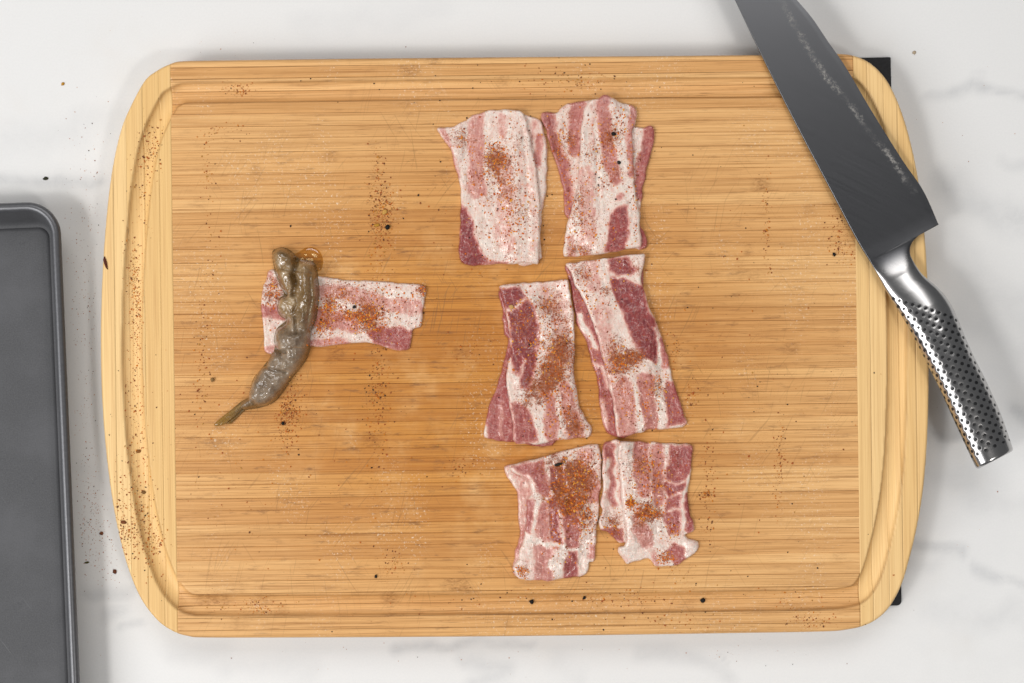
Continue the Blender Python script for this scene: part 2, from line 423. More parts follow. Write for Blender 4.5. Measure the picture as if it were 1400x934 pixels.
# ================================================================== SETTING: marble counter
def build_counter():
    gx = np.concatenate([np.linspace(-1.2, -0.36, 12)[:-1], np.linspace(-0.36, 0.36, 300), np.linspace(0.36, 1.2, 12)[1:]])
    gy = np.concatenate([np.linspace(-0.9, -0.25, 10)[:-1], np.linspace(-0.25, 0.25, 210), np.linspace(0.25, 0.9, 10)[1:]])
    X, Y = np.meshgrid(gx, gy, indexing='ij')
    f = CAMZ / CAMD
    PX = X / (S * f) + 700; PY = 467 - Y / (S * f)
    v = np.zeros(X.shape)
    wx = PX + 26 * vnoise(PX, PY, 70, 1) + 12 * vnoise(PX, PY, 25, 2); wy = PY + 26 * vnoise(PX, PY, 60, 3) + 10 * vnoise(PX, PY, 22, 4)
    strokes = [([(1300, 330), (1350, 400), (1400, 430)], 26, .35), ([(1270, 640), (1320, 660)], 20, .35), ([(-40, 252), (60, 246), (130, 240)], 12, .8), ([(0, 190), (90, 180), (160, 165)], 26, .35),
               ([(1270, 130), (1330, 112), (1400, 122)], 9, .7), ([(1365, 121), (1420, 121)], 6, .8), ([(1320, 100), (1345, 95)], 5, .35),
               ([(1380, 225), (1420, 235)], 10, .5), ([(1290, 250), (1340, 285), (1420, 300)], 24, .55), ([(1385, 560), (1420, 585)], 14, .9),
               ([(1272, 590), (1300, 598)], 10, .9), ([(1330, 690), (1400, 700)], 20, .3), ([(1245, 735), (1285, 748), (1310, 757)], 9, .9), ([(1270, 770), (1240, 765)], 14, .4),
               ([(1330, 775), (1370, 792), (1430, 812)], 9, .8), ([(1280, 835), (1400, 850)], 22, .35), ([(120, 808), (150, 806), (185, 802)], 11, .7), ([(150, 835), (175, 830)], 13, .6),
               ([(175, 860), (200, 855)], 9, .8), ([(230, 895), (300, 885)], 20, .3), ([(110, 640), (140, 655)], 12, .3), ([(540, 898), (600, 888), (660, 880), (720, 886)], 8, .7), ([(630, 905), (690, 915), (640, 934)], 12, .65),
               ([(880, 895), (960, 900), (1000, 925)], 14, .5), ([(985, 890), (1000, 905)], 5, .5), ([(300, 905), (420, 915)], 22, .35), ([(420, 30), (520, 25), (600, 12)], 22, .25), ([(760, 905), (800, 925)], 16, .3), ([(1320, 430), (1400, 470)], 22, .3)]
    for pts, w, a in strokes:
        P = np.array(pts, float); d, _, _ = seg_near(wx, wy, P[:-1], P[1:])
        v = np.maximum(v, a * np.exp(-(d / w) ** 2))
    nx, ny = X.shape
    idx = np.arange(nx * ny).reshape(nx, ny)
    F = np.stack([idx[:-1, :-1], idx[1:, :-1], idx[1:, 1:], idx[:-1, 1:]], -1).reshape(-1, 4)
    me = make_mesh('countertop', np.stack([X, Y, np.zeros_like(X)], -1).reshape(-1, 3), F)
    fattr(me, 'vein', v.ravel())
    o = link('countertop', me, M['marble']); o['kind'] = 'structure'
    o['label'] = 'white marble countertop with soft grey veins'; o['category'] = 'countertop'
build_counter()

# ================================================================== black mat under the board
def build_mat():
    cs = [at(330, 100, 0), at(1218, 78, ZM), at(1233, 828, ZM), at(345, 850, 0)]
    pts = []
    for i, (x, y, _) in enumerate(cs):
        a = np.array(cs[i - 1][:2]); b = np.array([x, y]); c = np.array(cs[(i + 1) % 4][:2])
        r = 0.0006 if i == 1 else 0.003
        u = (a - b) / np.linalg.norm(a - b); v = (c - b) / np.linalg.norm(c - b)
        for k in range(7):
            s = k / 6; pts.append((1 - s) ** 2 * (b + u * r) + 2 * s * (1 - s) * b + s * s * (b + v * r))
    n = len(pts); V = []
    for z, ins in ((0.0001, 0), (ZM - 0.0004, 0), (ZM, 0.0004)):
        ctr = np.mean(pts, 0)
        for p in pts:
            q = p + (ctr - p) / np.linalg.norm(ctr - p) * ins; V.append((q[0], q[1], z))
    F = [tuple(range(2 * n, 3 * n)), tuple(reversed(range(n)))]
    for l in (0, 1):
        for i in range(n): F.append((l * n + i, l * n + (i + 1) % n, (l + 1) * n + (i + 1) % n, (l + 1) * n + i))
    me = make_mesh('non_slip_mat', V, F); fix_normals(me)
    tag(link('non_slip_mat', me, M['mat'], smooth=False), 'black rectangular mat peeking out from under the right corners of the cutting board', 'mat')
build_mat()

# ================================================================== cutting board
BC = np.array([705.0, 470.0]); BROT = math.radians(0.75)
OUT_PX = [(232, 85), (249, 81.5), (300, 80.5), (450, 78.5), (700, 76), (950, 74), (1100, 72.5), (1150, 71.5), (1178, 77), (1200, 91), (1219, 115), (1235, 151), (1248, 195), (1259, 250), (1267, 320),
          (1272, 410), (1273, 500), (1271, 590), (1266, 660), (1257.5, 716), (1245.5, 767), (1233, 806), (1214, 837), (1190, 855), (1160, 863), (1120, 866), (1000, 868), (800, 871), (600, 873), (400, 874), (280, 874),
          (256, 872), (236, 866), (214, 851), (192, 823), (175, 785), (162, 740), (151, 685), (142, 615), (136.5, 540), (135, 460), (137, 380), (142.5, 300), (150, 236), (160, 187), (171, 155), (194, 111), (212, 95)]
def to_local(P):
    P = np.asarray(P, float) - BC; c, s = math.cos(BROT), math.sin(BROT)
    x, y = P[..., 0], -P[..., 1]
    return np.stack([c * x + s * y, -s * x + c * y], -1)          # local pixels, y up
OUTL = catmull(to_local(OUT_PX), 5)
OA, OB = OUTL, np.roll(OUTL, -1, 0)
RND = 9.0
def board_dist(x, y):
    d, bx, by = seg_near(x, y, OA, OB)
    return np.where(inside(x, y, OUTL), d, -d)
def board_h(d):
    """height in px relative to the top face, from distance to the outline"""
    e = np.clip(d / 5.5, 0, 1)
    z = -15.0 * (1 - np.sqrt(np.clip(1 - (1 - e) ** 2, 0, 1)))
    g = np.clip(1 - np.abs((d - 46.0) / 14.0) ** 2, 0, 1)
    return z - 9.0 * g ** 0.5

def edge_shade(d):
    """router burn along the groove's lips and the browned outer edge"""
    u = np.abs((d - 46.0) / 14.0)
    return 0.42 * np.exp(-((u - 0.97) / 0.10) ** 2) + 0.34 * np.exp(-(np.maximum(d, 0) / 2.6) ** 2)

board = tag(empty('cutting_board', (*at(*BC, ZT)[:2], ZT), BROT), 'bamboo cutting board with rounded ends and juice groove lying on the marble', 'cutting board')
ZB = ZM - ZT + 0.0001
CAPL, CAPR = to_local([(238, 470)])[0][0], to_local([(1171.5, 470)])[0][0]

def grid_solid(name, X, Y, Z, zb):
    nx, ny = X.shape; idx = np.arange(nx * ny).reshape(nx, ny)
    F = [tuple(f) for f in np.stack([idx[:-1, :-1], idx[1:, :-1], idx[1:, 1:], idx[:-1, 1:]], -1).reshape(-1, 4)]
    ring = list(idx[:-1, 0]) + list(idx[-1, :-1]) + list(idx[:0:-1, -1]) + list(idx[0, :0:-1])
    V = list(np.stack([X, Y, Z], -1).reshape(-1, 3)); n = len(V); m = len(ring)
    for r in ring: V.append((V[r][0], V[r][1], zb))
    for i in range(m):
        a, b = ring[i], ring[(i + 1) % m]; F.append((b, a, n + i, n + (i + 1) % m))
    F.append(tuple(n + i for i in reversed(range(m))))
    return make_mesh(name, V, F), ring

def build_strips():
    top = OUTL[:, 1].max(); bot = OUTL[:, 1].min()
    ys = [bot + 0.0]
    r = random.Random(3)
    while ys[-1] < top - 22: ys.append(ys[-1] + r.uniform(14.2, 19.0))
    ys.append(top)
    inner = (OUTL[:, 0] > CAPL - 30) & (OUTL[:, 0] < CAPR + 30)
    up = OUTL[inner & (OUTL[:, 1] > 0)]; up = up[np.argsort(up[:, 0])]
    dn = OUTL[inner & (OUTL[:, 1] < 0)]; dn = dn[np.argsort(dn[:, 0])]
    xs = np.concatenate([np.arange(0, 46, 2.2), np.linspace(46, CAPR - CAPL - 46, 36), CAPR - CAPL - np.arange(0, 46, 2.2)[::-1]]) + CAPL
    xs_flat = np.linspace(CAPL, CAPR, 9)
    for i in range(len(ys) - 1):
        a, b = ys[i], ys[i + 1]
        near = min(abs(a - bot), abs(top - b)) < 70
        xx = xs if near else xs_flat
        js = r.uniform(0.25, 1.0) ** 1.5
        rows = np.concatenate([[0, 0.7], np.arange(1.9, b - a - 1.5, 1.5) if near else [(b - a) / 2], [b - a - 0.7, b - a]])
        u = rows / (b - a)
        first, last = i == 0, i == len(ys) - 2
        lo = np.interp(xx, dn[:, 0], dn[:, 1]) if first else np.full(xx.shape, a)
        hi = np.interp(xx, up[:, 0], up[:, 1]) if last else np.full(xx.shape, b)
        if first:
            u = np.concatenate([[0, .01, .03, .07, .13, .21, .32], np.linspace(.5, 1, 7)])
        if last: u = 1 - np.concatenate([[0, .01, .03, .07, .13, .21, .32], np.linspace(.5, 1, 7)])[::-1]
        X = np.repeat(xx[:, None], len(u), 1); Y = lo[:, None] + (hi - lo)[:, None] * u[None]
        if near:
            Z = board_h(np.maximum(board_dist(X, Y), 0)) * S
        else: Z = np.zeros(X.shape)
        Z += r.uniform(-0.00004, 0.00004)
        J = np.zeros(X.shape)
        if near: J = edge_shade(board_dist(X, Y))
        if not first: J[:, 0] = np.maximum(J[:, 0], js); Z[:, 0] -= 0.00022
        if not last: J[:, -1] = np.maximum(J[:, -1], js * r.uniform(.3, 1)); Z[:, -1] -= 0.00022
        me, ring = grid_solid('bamboo_strip', X * S, Y * S, Z, ZB)
        fattr(me, 'joint_shade', np.concatenate([J.ravel(), J.ravel()[np.array(ring)]]))
        link('bamboo_strip', me, M['strip'], board, smooth=near)

def clip_x(P, xv, keep_less):
    out = []
    n = len(P)
    ok = (lambda p: p[0] <= xv) if keep_less else (lambda p: p[0] >= xv)
    for i in range(n):
        p, q = P[i], P[(i + 1) % n]
        if ok(p): out.append(p)
        if ok(p) != ok(q):
            u = (xv - p[0]) / (q[0] - p[0]); out.append(p + u * (q - p))
    return np.array(out)

def build_caps():
    L = [OUTL[:, 0].min() - 1] + [to_local([(x, 470)])[0][0] for x in (158, 176, 199, 221)] + [CAPL]
    R = [CAPR] + [to_local([(x, 470)])[0][0] for x in (1190, 1212, 1231, 1252)] + [OUTL[:, 0].max() + 1]
    for side in (L, R):
        for a, b in zip(side[:-1], side[1:]):
            P = clip_x(clip_x(OUTL, b, True), a, False)
            x, y, d, F, E = snapped_sheet(P, 1.9)
            db = np.maximum(board_dist(x, y), 0)
            z = board_h(db) * S
            e = np.minimum(np.abs(x - a), np.abs(x - b)); edge = e < 0.4
            z = z - np.where(edge, 0.00003, 0)
            me, ext = solid_sheet('end_strip', x * S, y * S, z, F, E, np.full(len(x), ZB))
            fix_normals(me)
            fattr(me, 'joint_shade', np.maximum(np.where(edge, 0.05, 0.0), edge_shade(db))[ext])
            link('end_strip', me, M['cap'], board)
build_strips(); build_caps()

# ================================================================== baking tray
def build_tray():
    th = math.radians(2.4); zr = 0.0225
    # outer corner (before rounding) at photograph pixel (79, 274)
    cx, cy, _ = at(79.5, 274, zr)
    w, h = 0.31, 0.44
    root = empty('baking_tray', (cx, cy, 0), th)
    def ring(inset, z, rad, n=14):
        pts = []
        x0, x1, y0, y1 = -w + inset, -inset, -h + inset, -inset
        rad = max(rad - inset, 0.004)
        for (ax, ay, s) in ((x1 - rad, y1 - rad, 0), (x0 + rad, y1 - rad, 90), (x0 + rad, y0 + rad, 180), (x1 - rad, y0 + rad, 270)):
            for k in range(n + 1):
                a = math.radians(s + 90 * k / n); pts.append((ax + rad * math.cos(a), ay + rad * math.sin(a), z))
        return pts
    RAD = 0.0185
    def loft(name, prof, mat, close=False, cap=False):
        V = []; F = []
        for i, z in prof: V += ring(i, z, RAD)
        n = len(ring(0, 0, RAD)); m = len(prof)
        for l in range(m if close else m - 1):
            for k in range(n):
                a = l * n + k; b = l * n + (k + 1) % n; c = ((l + 1) % m) * n + (k + 1) % n; d = ((l + 1) % m) * n + k
                F.append((a, b, c, d))
        if cap: F.append(tuple(range((m - 1) * n, m * n)))
        me = make_mesh(name, V, F); fix_normals(me); return link(name, me, mat, root)
    r = 0.0026
    prof = [(r - r * math.cos(math.radians(a)), zr - r + r * math.sin(math.radians(a))) for a in range(0, 360, 24)]
    loft('rolled_rim', prof, M['rim'], close=True)
    wall = [(2 * r - 0.0004, zr - r), (2 * r + 0.0008, zr - 0.006), (0.0088, 0.0065), (0.0094, 0.0040), (0.0103, 0.0024), (0.0113, 0.0017), (0.0125, 0.0015)]
    loft('wall', wall, M['tray'])
    loft('pan_floor', [(0.0121, 0.0004), (0.0123, 0.00155), (0.0145, 0.0016)], M['tray'], cap=True)
    tag(root, 'dark grey metal baking tray with rolled rim at the left edge', 'baking tray')
build_tray()

# ================================================================== bacon
HX, HY = 1400, 934
HP = np.zeros((HX, HY))                                  # height above the board's top face, metres
def hs(px, py):
    x = np.clip(px, 0, HX - 1.001); y = np.clip(py, 0, HY - 1.001)
    i = x.astype(int); j = y.astype(int); u = x - i; v = y - j
    return (HP[i, j] * (1 - u) + HP[i + 1, j] * u) * (1 - v) + (HP[i, j + 1] * (1 - u) + HP[i + 1, j + 1] * u) * v
def blur(A, r):
    k = np.exp(-np.arange(-2 * r, 2 * r + 1) ** 2 / (r * r)); k /= k.sum()
    B = np.apply_along_axis(lambda m: np.convolve(m, k, 'same'), 0, A)
    return np.apply_along_axis(lambda m: np.convolve(m, k, 'same'), 1, B)

def zoomer(ox, oy, s): return lambda pts: [(ox + x / s, oy + y / s) for x, y in pts]
Z1 = zoomer(580, 110, 3.459); Z2 = zoomer(640, 330, 3.222); Z3 = zoomer(660, 580, 4.059); Z4 = zoomer(270, 310, 3.2206)
ZS = {Z1: 3.459, Z2: 3.222, Z3: 4.059, Z4: 3.2206}

def bacon(Z, outline, base, bands, rubs, label, seed, thick=0.0021, wave=1.0, rub0=0.27, ridge=None):
    sc = ZS[Z]
    P = catmull(Z(outline), 5)
    P = P + np.stack([vnoise(P[:, 0], P[:, 1], 9, seed) * 2.6, vnoise(P[:, 0], P[:, 1], 9, seed + 5) * 2.6], -1) \
          + np.stack([vnoise(P[:, 0], P[:, 1], 3, seed) * 0.9, vnoise(P[:, 0], P[:, 1], 3, seed + 5) * 0.9], -1)
    # the slice is draped over whatever already lies there
    pad = 14
    x0, y0 = np.floor(P.min(0)).astype(int) - pad; x1, y1 = np.ceil(P.max(0)).astype(int) + pad
    sub = HP[x0:x1, y0:y1].copy()
    dil = sub.copy()
    for _ in range(11):
        e = np.pad(dil, 1, mode='edge'); dil = np.maximum.reduce([e[1:-1, 1:-1], e[:-2, 1:-1], e[2:, 1:-1], e[1:-1, :-2], e[1:-1, 2:]])
    drape = np.maximum(blur(dil, 7), sub + np.where(sub > 0.0002, 0.0001, 0)) if sub.max() > 0 else sub
    def dr(px, py):
        x = np.clip(px - x0, 0, drape.shape[0] - 1.001); y = np.clip(py - y0, 0, drape.shape[1] - 1.001)
        i = x.astype(int); j = y.astype(int); u = x - i; v = y - j
        return (drape[i, j] * (1 - u) + drape[i + 1, j] * u) * (1 - v) + (drape[i, j + 1] * (1 - u) + drape[i + 1, j + 1] * u) * v
    def meat_of(px, py):
        wx = px + 5.5 * vnoise(px, py, 16, seed + 1) + 2.4 * vnoise(px, py, 5, seed + 2)
        wy = py + 5.5 * vnoise(px, py, 16, seed + 3) + 2.4 * vnoise(px, py, 5, seed + 4)
        m = np.full(px.shape, base)
        for b in bands:
            if b[0] == 'p':
                d, _, _ = sdist(wx, wy, np.array(Z(b[1]))); a = sstep(d, -3.4, 3.4); val = b[2]
            else:
                Q = np.array(Z(b[1])); d, _, _ = seg_near(wx, wy, Q[:-1], Q[1:]) if len(Q) > 1 else (np.hypot(wx - Q[0, 0], wy - Q[0, 1]), 0, 0)
                a = sstep(b[2] / sc - d, -3.4, 3.4); val = b[3] if len(b) > 3 else 0.0
            m = m * (1 - a) + val * a
        return m
    def rub_of(px, py):
        v = rub0 + 0.25 * vnoise(px, py, 22, seed + 8)
        for x, y, rad, a in rubs:
            (qx, qy), = Z([(x, y)]); rr = rad / sc
            d2 = ((px - qx) ** 2 + (py - qy) ** 2) / rr ** 2
            v = v + 1.08 * a * np.exp(-0.8 * d2 * (1 + 0.9 * vnoise(px, py, 7, seed + 9)))
        return np.clip(v, 0, 1.2)
    def top(px, py, d, m):
        e = np.clip(d / 3.6, 0, 1)
        t = thick * (0.25 + 0.75 * np.sqrt(np.clip(1 - (1 - e) ** 2, 0, 1)))
        e2 = np.clip(d / 10, 0, 1)
        w = wave * (0.0011 * vnoise(px * 1.6, py, 30, seed) + 0.0006 * vnoise(px, py, 11, seed + 6) - 0.0003 * sstep(m, 0.3, 0.9) + 0.00040 * vnoise(px, py, 4.5, seed + 7))
        z = t + w * e2
        if ridge:
            for pts, wid, amp in ridge:
                Q = np.array(Z(pts)); dd, _, _ = seg_near(px, py, Q[:-1], Q[1:]); z = z + amp * np.exp(-(dd / (wid / sc)) ** 2) * e2
        return np.maximum(z, 0.0003) + dr(px, py)
    x, y, d, F, E = snapped_sheet(P, 1.15)
    m = meat_of(x, y); z = top(x, y, d, m)
    zb = hs(x, y) + 0.00005
    cx, cy = P.mean(0)
    wx, wy, _ = at(cx, cy)
    X = (x - 700) * S - wx; Y = (467 - y) * S - wy
    me, ext = solid_sheet('bacon_slice', X, Y, z, F, E, zb)
    fix_normals(me)
    fattr(me, 'meat', m[ext]); fattr(me, 'rub', rub_of(x, y)[ext])
    o = link('bacon_slice', me, M['bacon']); o.location = (wx, wy, ZT + 0.0001)
    tag(o, label, 'bacon', 'raw bacon slices on the cutting board')
    gx, gy = np.meshgrid(np.arange(x0, x1), np.arange(y0, y1), indexing='ij')
    gx = gx.astype(float); gy = gy.astype(float)
    dd, _, _ = sdist(gx, gy, P); mm = meat_of(gx, gy)
    HP[x0:x1, y0:y1] = np.where(dd > 0, top(gx, gy, np.maximum(dd, 0), mm), sub)
    return rub_of

RUBS = []
# --- top left stack
bacon(Z1, [(430, 160), (500, 172), (545, 185), (565, 240), (580, 310), (582, 420), (578, 500), (565, 580), (553, 650), (552, 760), (549, 850), (430, 850), (400, 500), (410, 300)], 0.10,
      [('l', [(548, 280), (535, 400)], 16, .55), ('l', [(520, 200), (500, 300)], 20, .25)], [(470, 640, 40, .3)],
      'narrow strip of pale bacon showing along the right side of the top left slice', 11)
bacon(Z1, [(62, 235), (90, 225), (140, 215), (200, 185), (250, 158), (300, 143), (350, 140), (400, 140), (460, 152), (480, 180), (494, 240), (512, 330), (530, 430), (542, 540), (546, 640), (545, 760), (540, 862), (500, 865), (400, 868), (300, 872), (230, 880), (195, 870), (165, 840), (168, 760), (170, 680), (172, 600), (172, 520), (165, 460), (145, 400), (125, 330), (95, 285)], 0.08,
      [('l', [(255, 175), (250, 260), (250, 350), (245, 450), (255, 520)], 40, .40), ('l', [(300, 160), (310, 240)], 22, .05), ('l', [(375, 170), (375, 260)], 16, .32), ('l', [(90, 245), (140, 370), (158, 450)], 14, .38),
       ('l', [(375, 420), (395, 540), (370, 680), (395, 780)], 42, .24), ('p', [(166, 600), (205, 605), (230, 680), (250, 780), (300, 866), (250, 885), (160, 860)], .88), ('l', [(300, 868), (380, 868)], 8, .6), ('l', [(500, 420), (515, 600), (515, 800)], 10, .22), ('l', [(450, 300), (470, 600)], 9, .18)],
      [(340, 370, 60, .62), (350, 440, 50, .35), (390, 530, 50, .35), (180, 280, 50, .35), (290, 550, 35, .3), (470, 630, 50, .35), (400, 845, 30, .45), (450, 290, 35, .25), (230, 460, 30, .3)],
      'pale fatty bacon slice with one dark red corner, top left of the right hand group', 12, ridge=[([(205, 200), (200, 420), (235, 620)], 16, -0.0006), ([(465, 200), (490, 500), (490, 850)], 12, -0.0006), ([(430, 200), (440, 500), (440, 850)], 14, 0.0004)])
# --- top right stack
bacon(Z1, [(555, 170), (570, 150), (620, 155), (650, 130), (690, 110), (740, 100), (820, 100), (900, 130), (985, 214), (1040, 225), (1070, 212), (1090, 235), (1085, 290), (1060, 380), (1045, 450), (1030, 540), (1025, 600), (1022, 680), (1045, 720), (1055, 770), (1040, 798), (960, 790), (800, 780), (720, 700), (668, 640), (662, 600), (655, 520), (640, 450), (620, 390), (595, 310), (575, 240)], 0.12,
      [('l', [(585, 160), (605, 280), (650, 400), (672, 560), (670, 640)], 30, .62), ('l', [(720, 110), (715, 230), (710, 330)], 30, .55), ('l', [(1062, 230), (1045, 380), (1025, 540)], 32, .66), ('l', [(1000, 230), (1010, 330)], 22, .1), ('l', [(1030, 700), (1040, 790)], 24, .7)],
      [(650, 330, 70, .3), (690, 270, 40, .3), (680, 160, 30, .3), (1025, 620, 30, .4), (1010, 380, 30, .25)],
      'lower bacon slice sticking out on both sides beneath the top right slice', 21)
bacon(Z1, [(820, 85), (850, 68), (880, 75), (930, 105), (985, 120), (1005, 150), (1000, 190), (985, 240), (985, 330), (990, 430), (995, 500), (1000, 560), (1015, 640), (1018, 700), (1025, 770), (1015, 790), (960, 800), (900, 812), (800, 825), (700, 833), (660, 830), (660, 780), (670, 700), (690, 630), (710, 560), (728, 480), (733, 400), (738, 300), (745, 220), (755, 150), (780, 105)], 0.06,
      [('l', [(845, 75), (850, 200), (860, 300), (880, 400), (905, 470)], 30, .55), ('l', [(760, 450), (775, 700), (760, 800)], 36, .26), ('l', [(985, 130), (970, 250), (978, 450)], 15, .5), ('l', [(800, 120), (790, 300)], 12, .2),
       ('p', [(848, 815), (868, 720), (890, 640), (920, 600), (962, 598), (967, 680), (945, 800)], .82), ('l', [(930, 560)], 15, .5), ('l', [(700, 750), (700, 830)], 20, .3)],
      [(880, 280, 50, .45), (900, 440, 45, .4), (780, 350, 40, .35), (730, 560, 50, .3), (745, 650, 60, .3), (760, 805, 30, .4), (700, 810, 30, .4), (850, 500, 30, .2)],
      'bacon slice with a pink centre stripe lying topmost at the upper right of the group', 22, ridge=[([(745, 200), (740, 400), (700, 640)], 14, 0.0005), ([(812, 120), (815, 400), (830, 640)], 12, -0.0005)])
# --- middle right stack
bacon(Z2, [(428, 110), (440, 150), (455, 230), (470, 310), (480, 370), (505, 410), (525, 470), (545, 540), (565, 600), (575, 680), (590, 780), (610, 840), (650, 858), (720, 845), (800, 700), (778, 300), (772, 120), (765, 75), (600, 100), (500, 112)], 0.72,
      [('w', [(485, 330), (500, 380), (540, 420), (560, 470)], 13), ('l', [(470, 200), (480, 300)], 20, .75), ('l', [(560, 540), (600, 560), (615, 640)], 10, .2), ('l', [(585, 690), (605, 820)], 12, .3)], [(600, 700, 60, .2)],
      'dark red bacon slice edge showing left of the long marbled slice in the middle row', 31)
bacon(Z2, [(432, 100), (470, 95), (560, 80), (640, 72), (700, 62), (768, 60), (778, 80), (765, 130), (762, 180), (790, 270), (820, 340), (845, 400), (865, 460), (880, 520), (900, 600), (920, 660), (940, 720), (955, 770), (965, 800), (940, 815), (880, 825), (820, 828), (760, 840), (690, 858), (655, 850), (640, 740), (620, 640), (595, 530), (570, 430), (545, 360), (515, 270), (480, 210), (448, 140)], 0.08,
      [('l', [(590, 300), (610, 480), (640, 600)], 36, .26), ('l', [(530, 110), (550, 200)], 34, .28), ('p', [(608, 85), (700, 66), (740, 120), (718, 150), (660, 152), (622, 135)], .86),
       ('p', [(630, 160), (690, 158), (760, 192), (790, 280), (822, 350), (832, 430), (828, 535), (780, 512), (740, 462), (710, 400), (670, 300), (640, 220)], .90), ('l', [(848, 440), (872, 545)], 16, .6), ('w', [(660, 160), (700, 155), (735, 185), (770, 200)], 6), ('w', [(818, 380), (832, 450), (836, 560)], 6),
       ('p', [(865, 610), (912, 618), (948, 740), (958, 800), (880, 820), (868, 700)], .72), ('l', [(780, 610), (795, 720), (805, 825)], 34, .5), ('l', [(680, 640), (700, 840)], 40, .42), ('w', [(735, 640), (758, 830)], 9), ('w', [(830, 640), (850, 820)], 12)],
      [(670, 530, 60, .6), (610, 220, 28, .6), (490, 140, 50, .45), (830, 640, 40, .45), (740, 515, 40, .35), (740, 120, 40, .3), (700, 700, 80, .25), (640, 450, 40, .3)],
      'long bacon slice with a big crimson lean patch, right slice of the middle row', 32)
# --- middle left stack
bacon(Z2, [(136, 218), (150, 300), (156, 400), (176, 440), (165, 500), (145, 570), (125, 640), (95, 720), (78, 790), (70, 850), (85, 870), (150, 882), (210, 886), (400, 868), (430, 500), (300, 300), (200, 215)], 0.70,
      [('l', [(74, 820), (76, 870)], 14, .1), ('l', [(150, 850), (150, 720)], 8, .45)], [(150, 560, 60, .25)],
      'dark lean bacon slice end jutting out at lower left of the middle row', 41)
bacon(Z2, [(140, 210), (160, 195), (240, 185), (330, 178), (420, 170), (440, 185), (448, 240), (460, 300), (468, 370), (470, 440), (470, 500), (465, 570), (475, 650), (490, 720), (515, 780), (545, 815), (535, 860), (480, 865), (400, 875), (320, 890), (250, 890), (205, 885), (195, 800), (180, 700), (170, 620), (175, 540), (190, 480), (180, 400), (165, 300), (150, 250)], 0.10,
      [('l', [(340, 200), (345, 300)], 26, .22), ('l', [(400, 260), (420, 500)], 36, .22), ('p', [(142, 205), (225, 203), (250, 250), (290, 300), (310, 370), (310, 470), (290, 560), (268, 655), (235, 645), (210, 580), (190, 520), (195, 440), (175, 330), (150, 260)], .90), ('w', [(175, 305), (245, 262)], 7), ('w', [(215, 640), (230, 580), (245, 520)], 5),
       ('p', [(196, 715), (250, 722), (290, 790), (312, 885), (210, 890)], .70), ('l', [(345, 690), (365, 780), (382, 870)], 36, .50), ('l', [(430, 650), (450, 760), (475, 860)], 32, .42), ('w', [(320, 700), (322, 880)], 13), ('w', [(395, 700), (410, 870)], 10)],
      [(350, 280, 50, .45), (400, 500, 70, .5), (370, 580, 70, .55), (330, 650, 60, .4), (440, 780, 70, .4), (390, 430, 60, .3), (430, 330, 40, .3), (230, 360, 60, .25), (260, 690, 50, .35), (480, 830, 40, .4)],
      'bacon slice with dark maroon left half and spiced pale right half, middle row', 42)
# --- bottom left stack
bacon(Z3, [(118, 240), (130, 290), (165, 330), (190, 370), (195, 430), (195, 500), (205, 580), (200, 640), (185, 690), (178, 750), (168, 810), (200, 848), (350, 845), (500, 700), (500, 300), (300, 205), (160, 225)], 0.30,
      [('l', [(125, 250), (180, 350)], 14, .12), ('l', [(215, 600), (195, 700)], 20, .45)], [(190, 600, 60, .2), (220, 800, 30, .6)],
      'bacon slice edge showing under the left side of the bottom left slice', 51)
bacon(Z3, [(150, 240), (200, 212), (300, 190), (400, 160), (500, 135), (600, 112), (640, 115), (655, 160), (658, 230), (655, 330), (648, 420), (640, 500), (630, 580), (628, 650), (625, 720), (615, 760), (592, 770), (585, 810), (560, 840), (500, 850), (440, 855), (360, 868), (280, 860), (200, 850), (172, 820), (178, 770), (200, 735), (205, 700), (228, 640), (235, 560), (245, 480), (242, 430), (268, 380), (262, 330), (225, 290), (180, 270)], 0.10,
      [('p', [(160, 235), (330, 200), (345, 260), (372, 330), (368, 392), (320, 402), (290, 370), (260, 320), (220, 270)], .66), ('l', [(262, 440), (265, 580)], 34, .62), ('p', [(300, 470), (360, 410), (372, 560), (366, 640), (330, 655), (298, 600)], .52), ('l', [(400, 420), (410, 560), (410, 655)], 32, .80),
       ('p', [(370, 235), (440, 228), (480, 330), (520, 420), (530, 500), (440, 490), (390, 380)], .86), ('l', [(488, 480), (490, 600), (488, 685)], 46, .66), ('l', [(590, 290), (605, 390)], 44, .45), ('l', [(570, 165), (535, 260)], 40, .35), ('l', [(490, 740), (482, 850)], 38, .74), ('l', [(330, 700), (335, 845)], 52, .46), ('l', [(610, 680), (600, 740)], 18, .5),
       ('w', [(270, 330), (310, 400), (300, 480), (285, 600)], 9), ('w', [(240, 610), (330, 660), (400, 660), (445, 690), (540, 690)], 12), ('w', [(425, 470), (435, 560), (448, 690)], 6), ('w', [(250, 280), (285, 330)], 7), ('w', [(380, 780), (440, 720), (400, 800)], 26)],
      [(480, 350, 110, .75), (500, 430, 60, .5), (560, 540, 70, .45), (540, 220, 60, .45), (225, 800, 35, .6), (330, 240, 60, .35), (600, 300, 70, .3), (400, 180, 40, .3)],
      'bacon slice with a heavy dark brown patch of rub, bottom left of the group', 52, wave=1.5, ridge=[([(242, 440), (225, 620), (200, 720)], 14, -0.0006), ([(370, 400), (385, 620)], 10, -0.0005), ([(360, 750), (400, 740), (440, 760)], 12, 0.0008)])
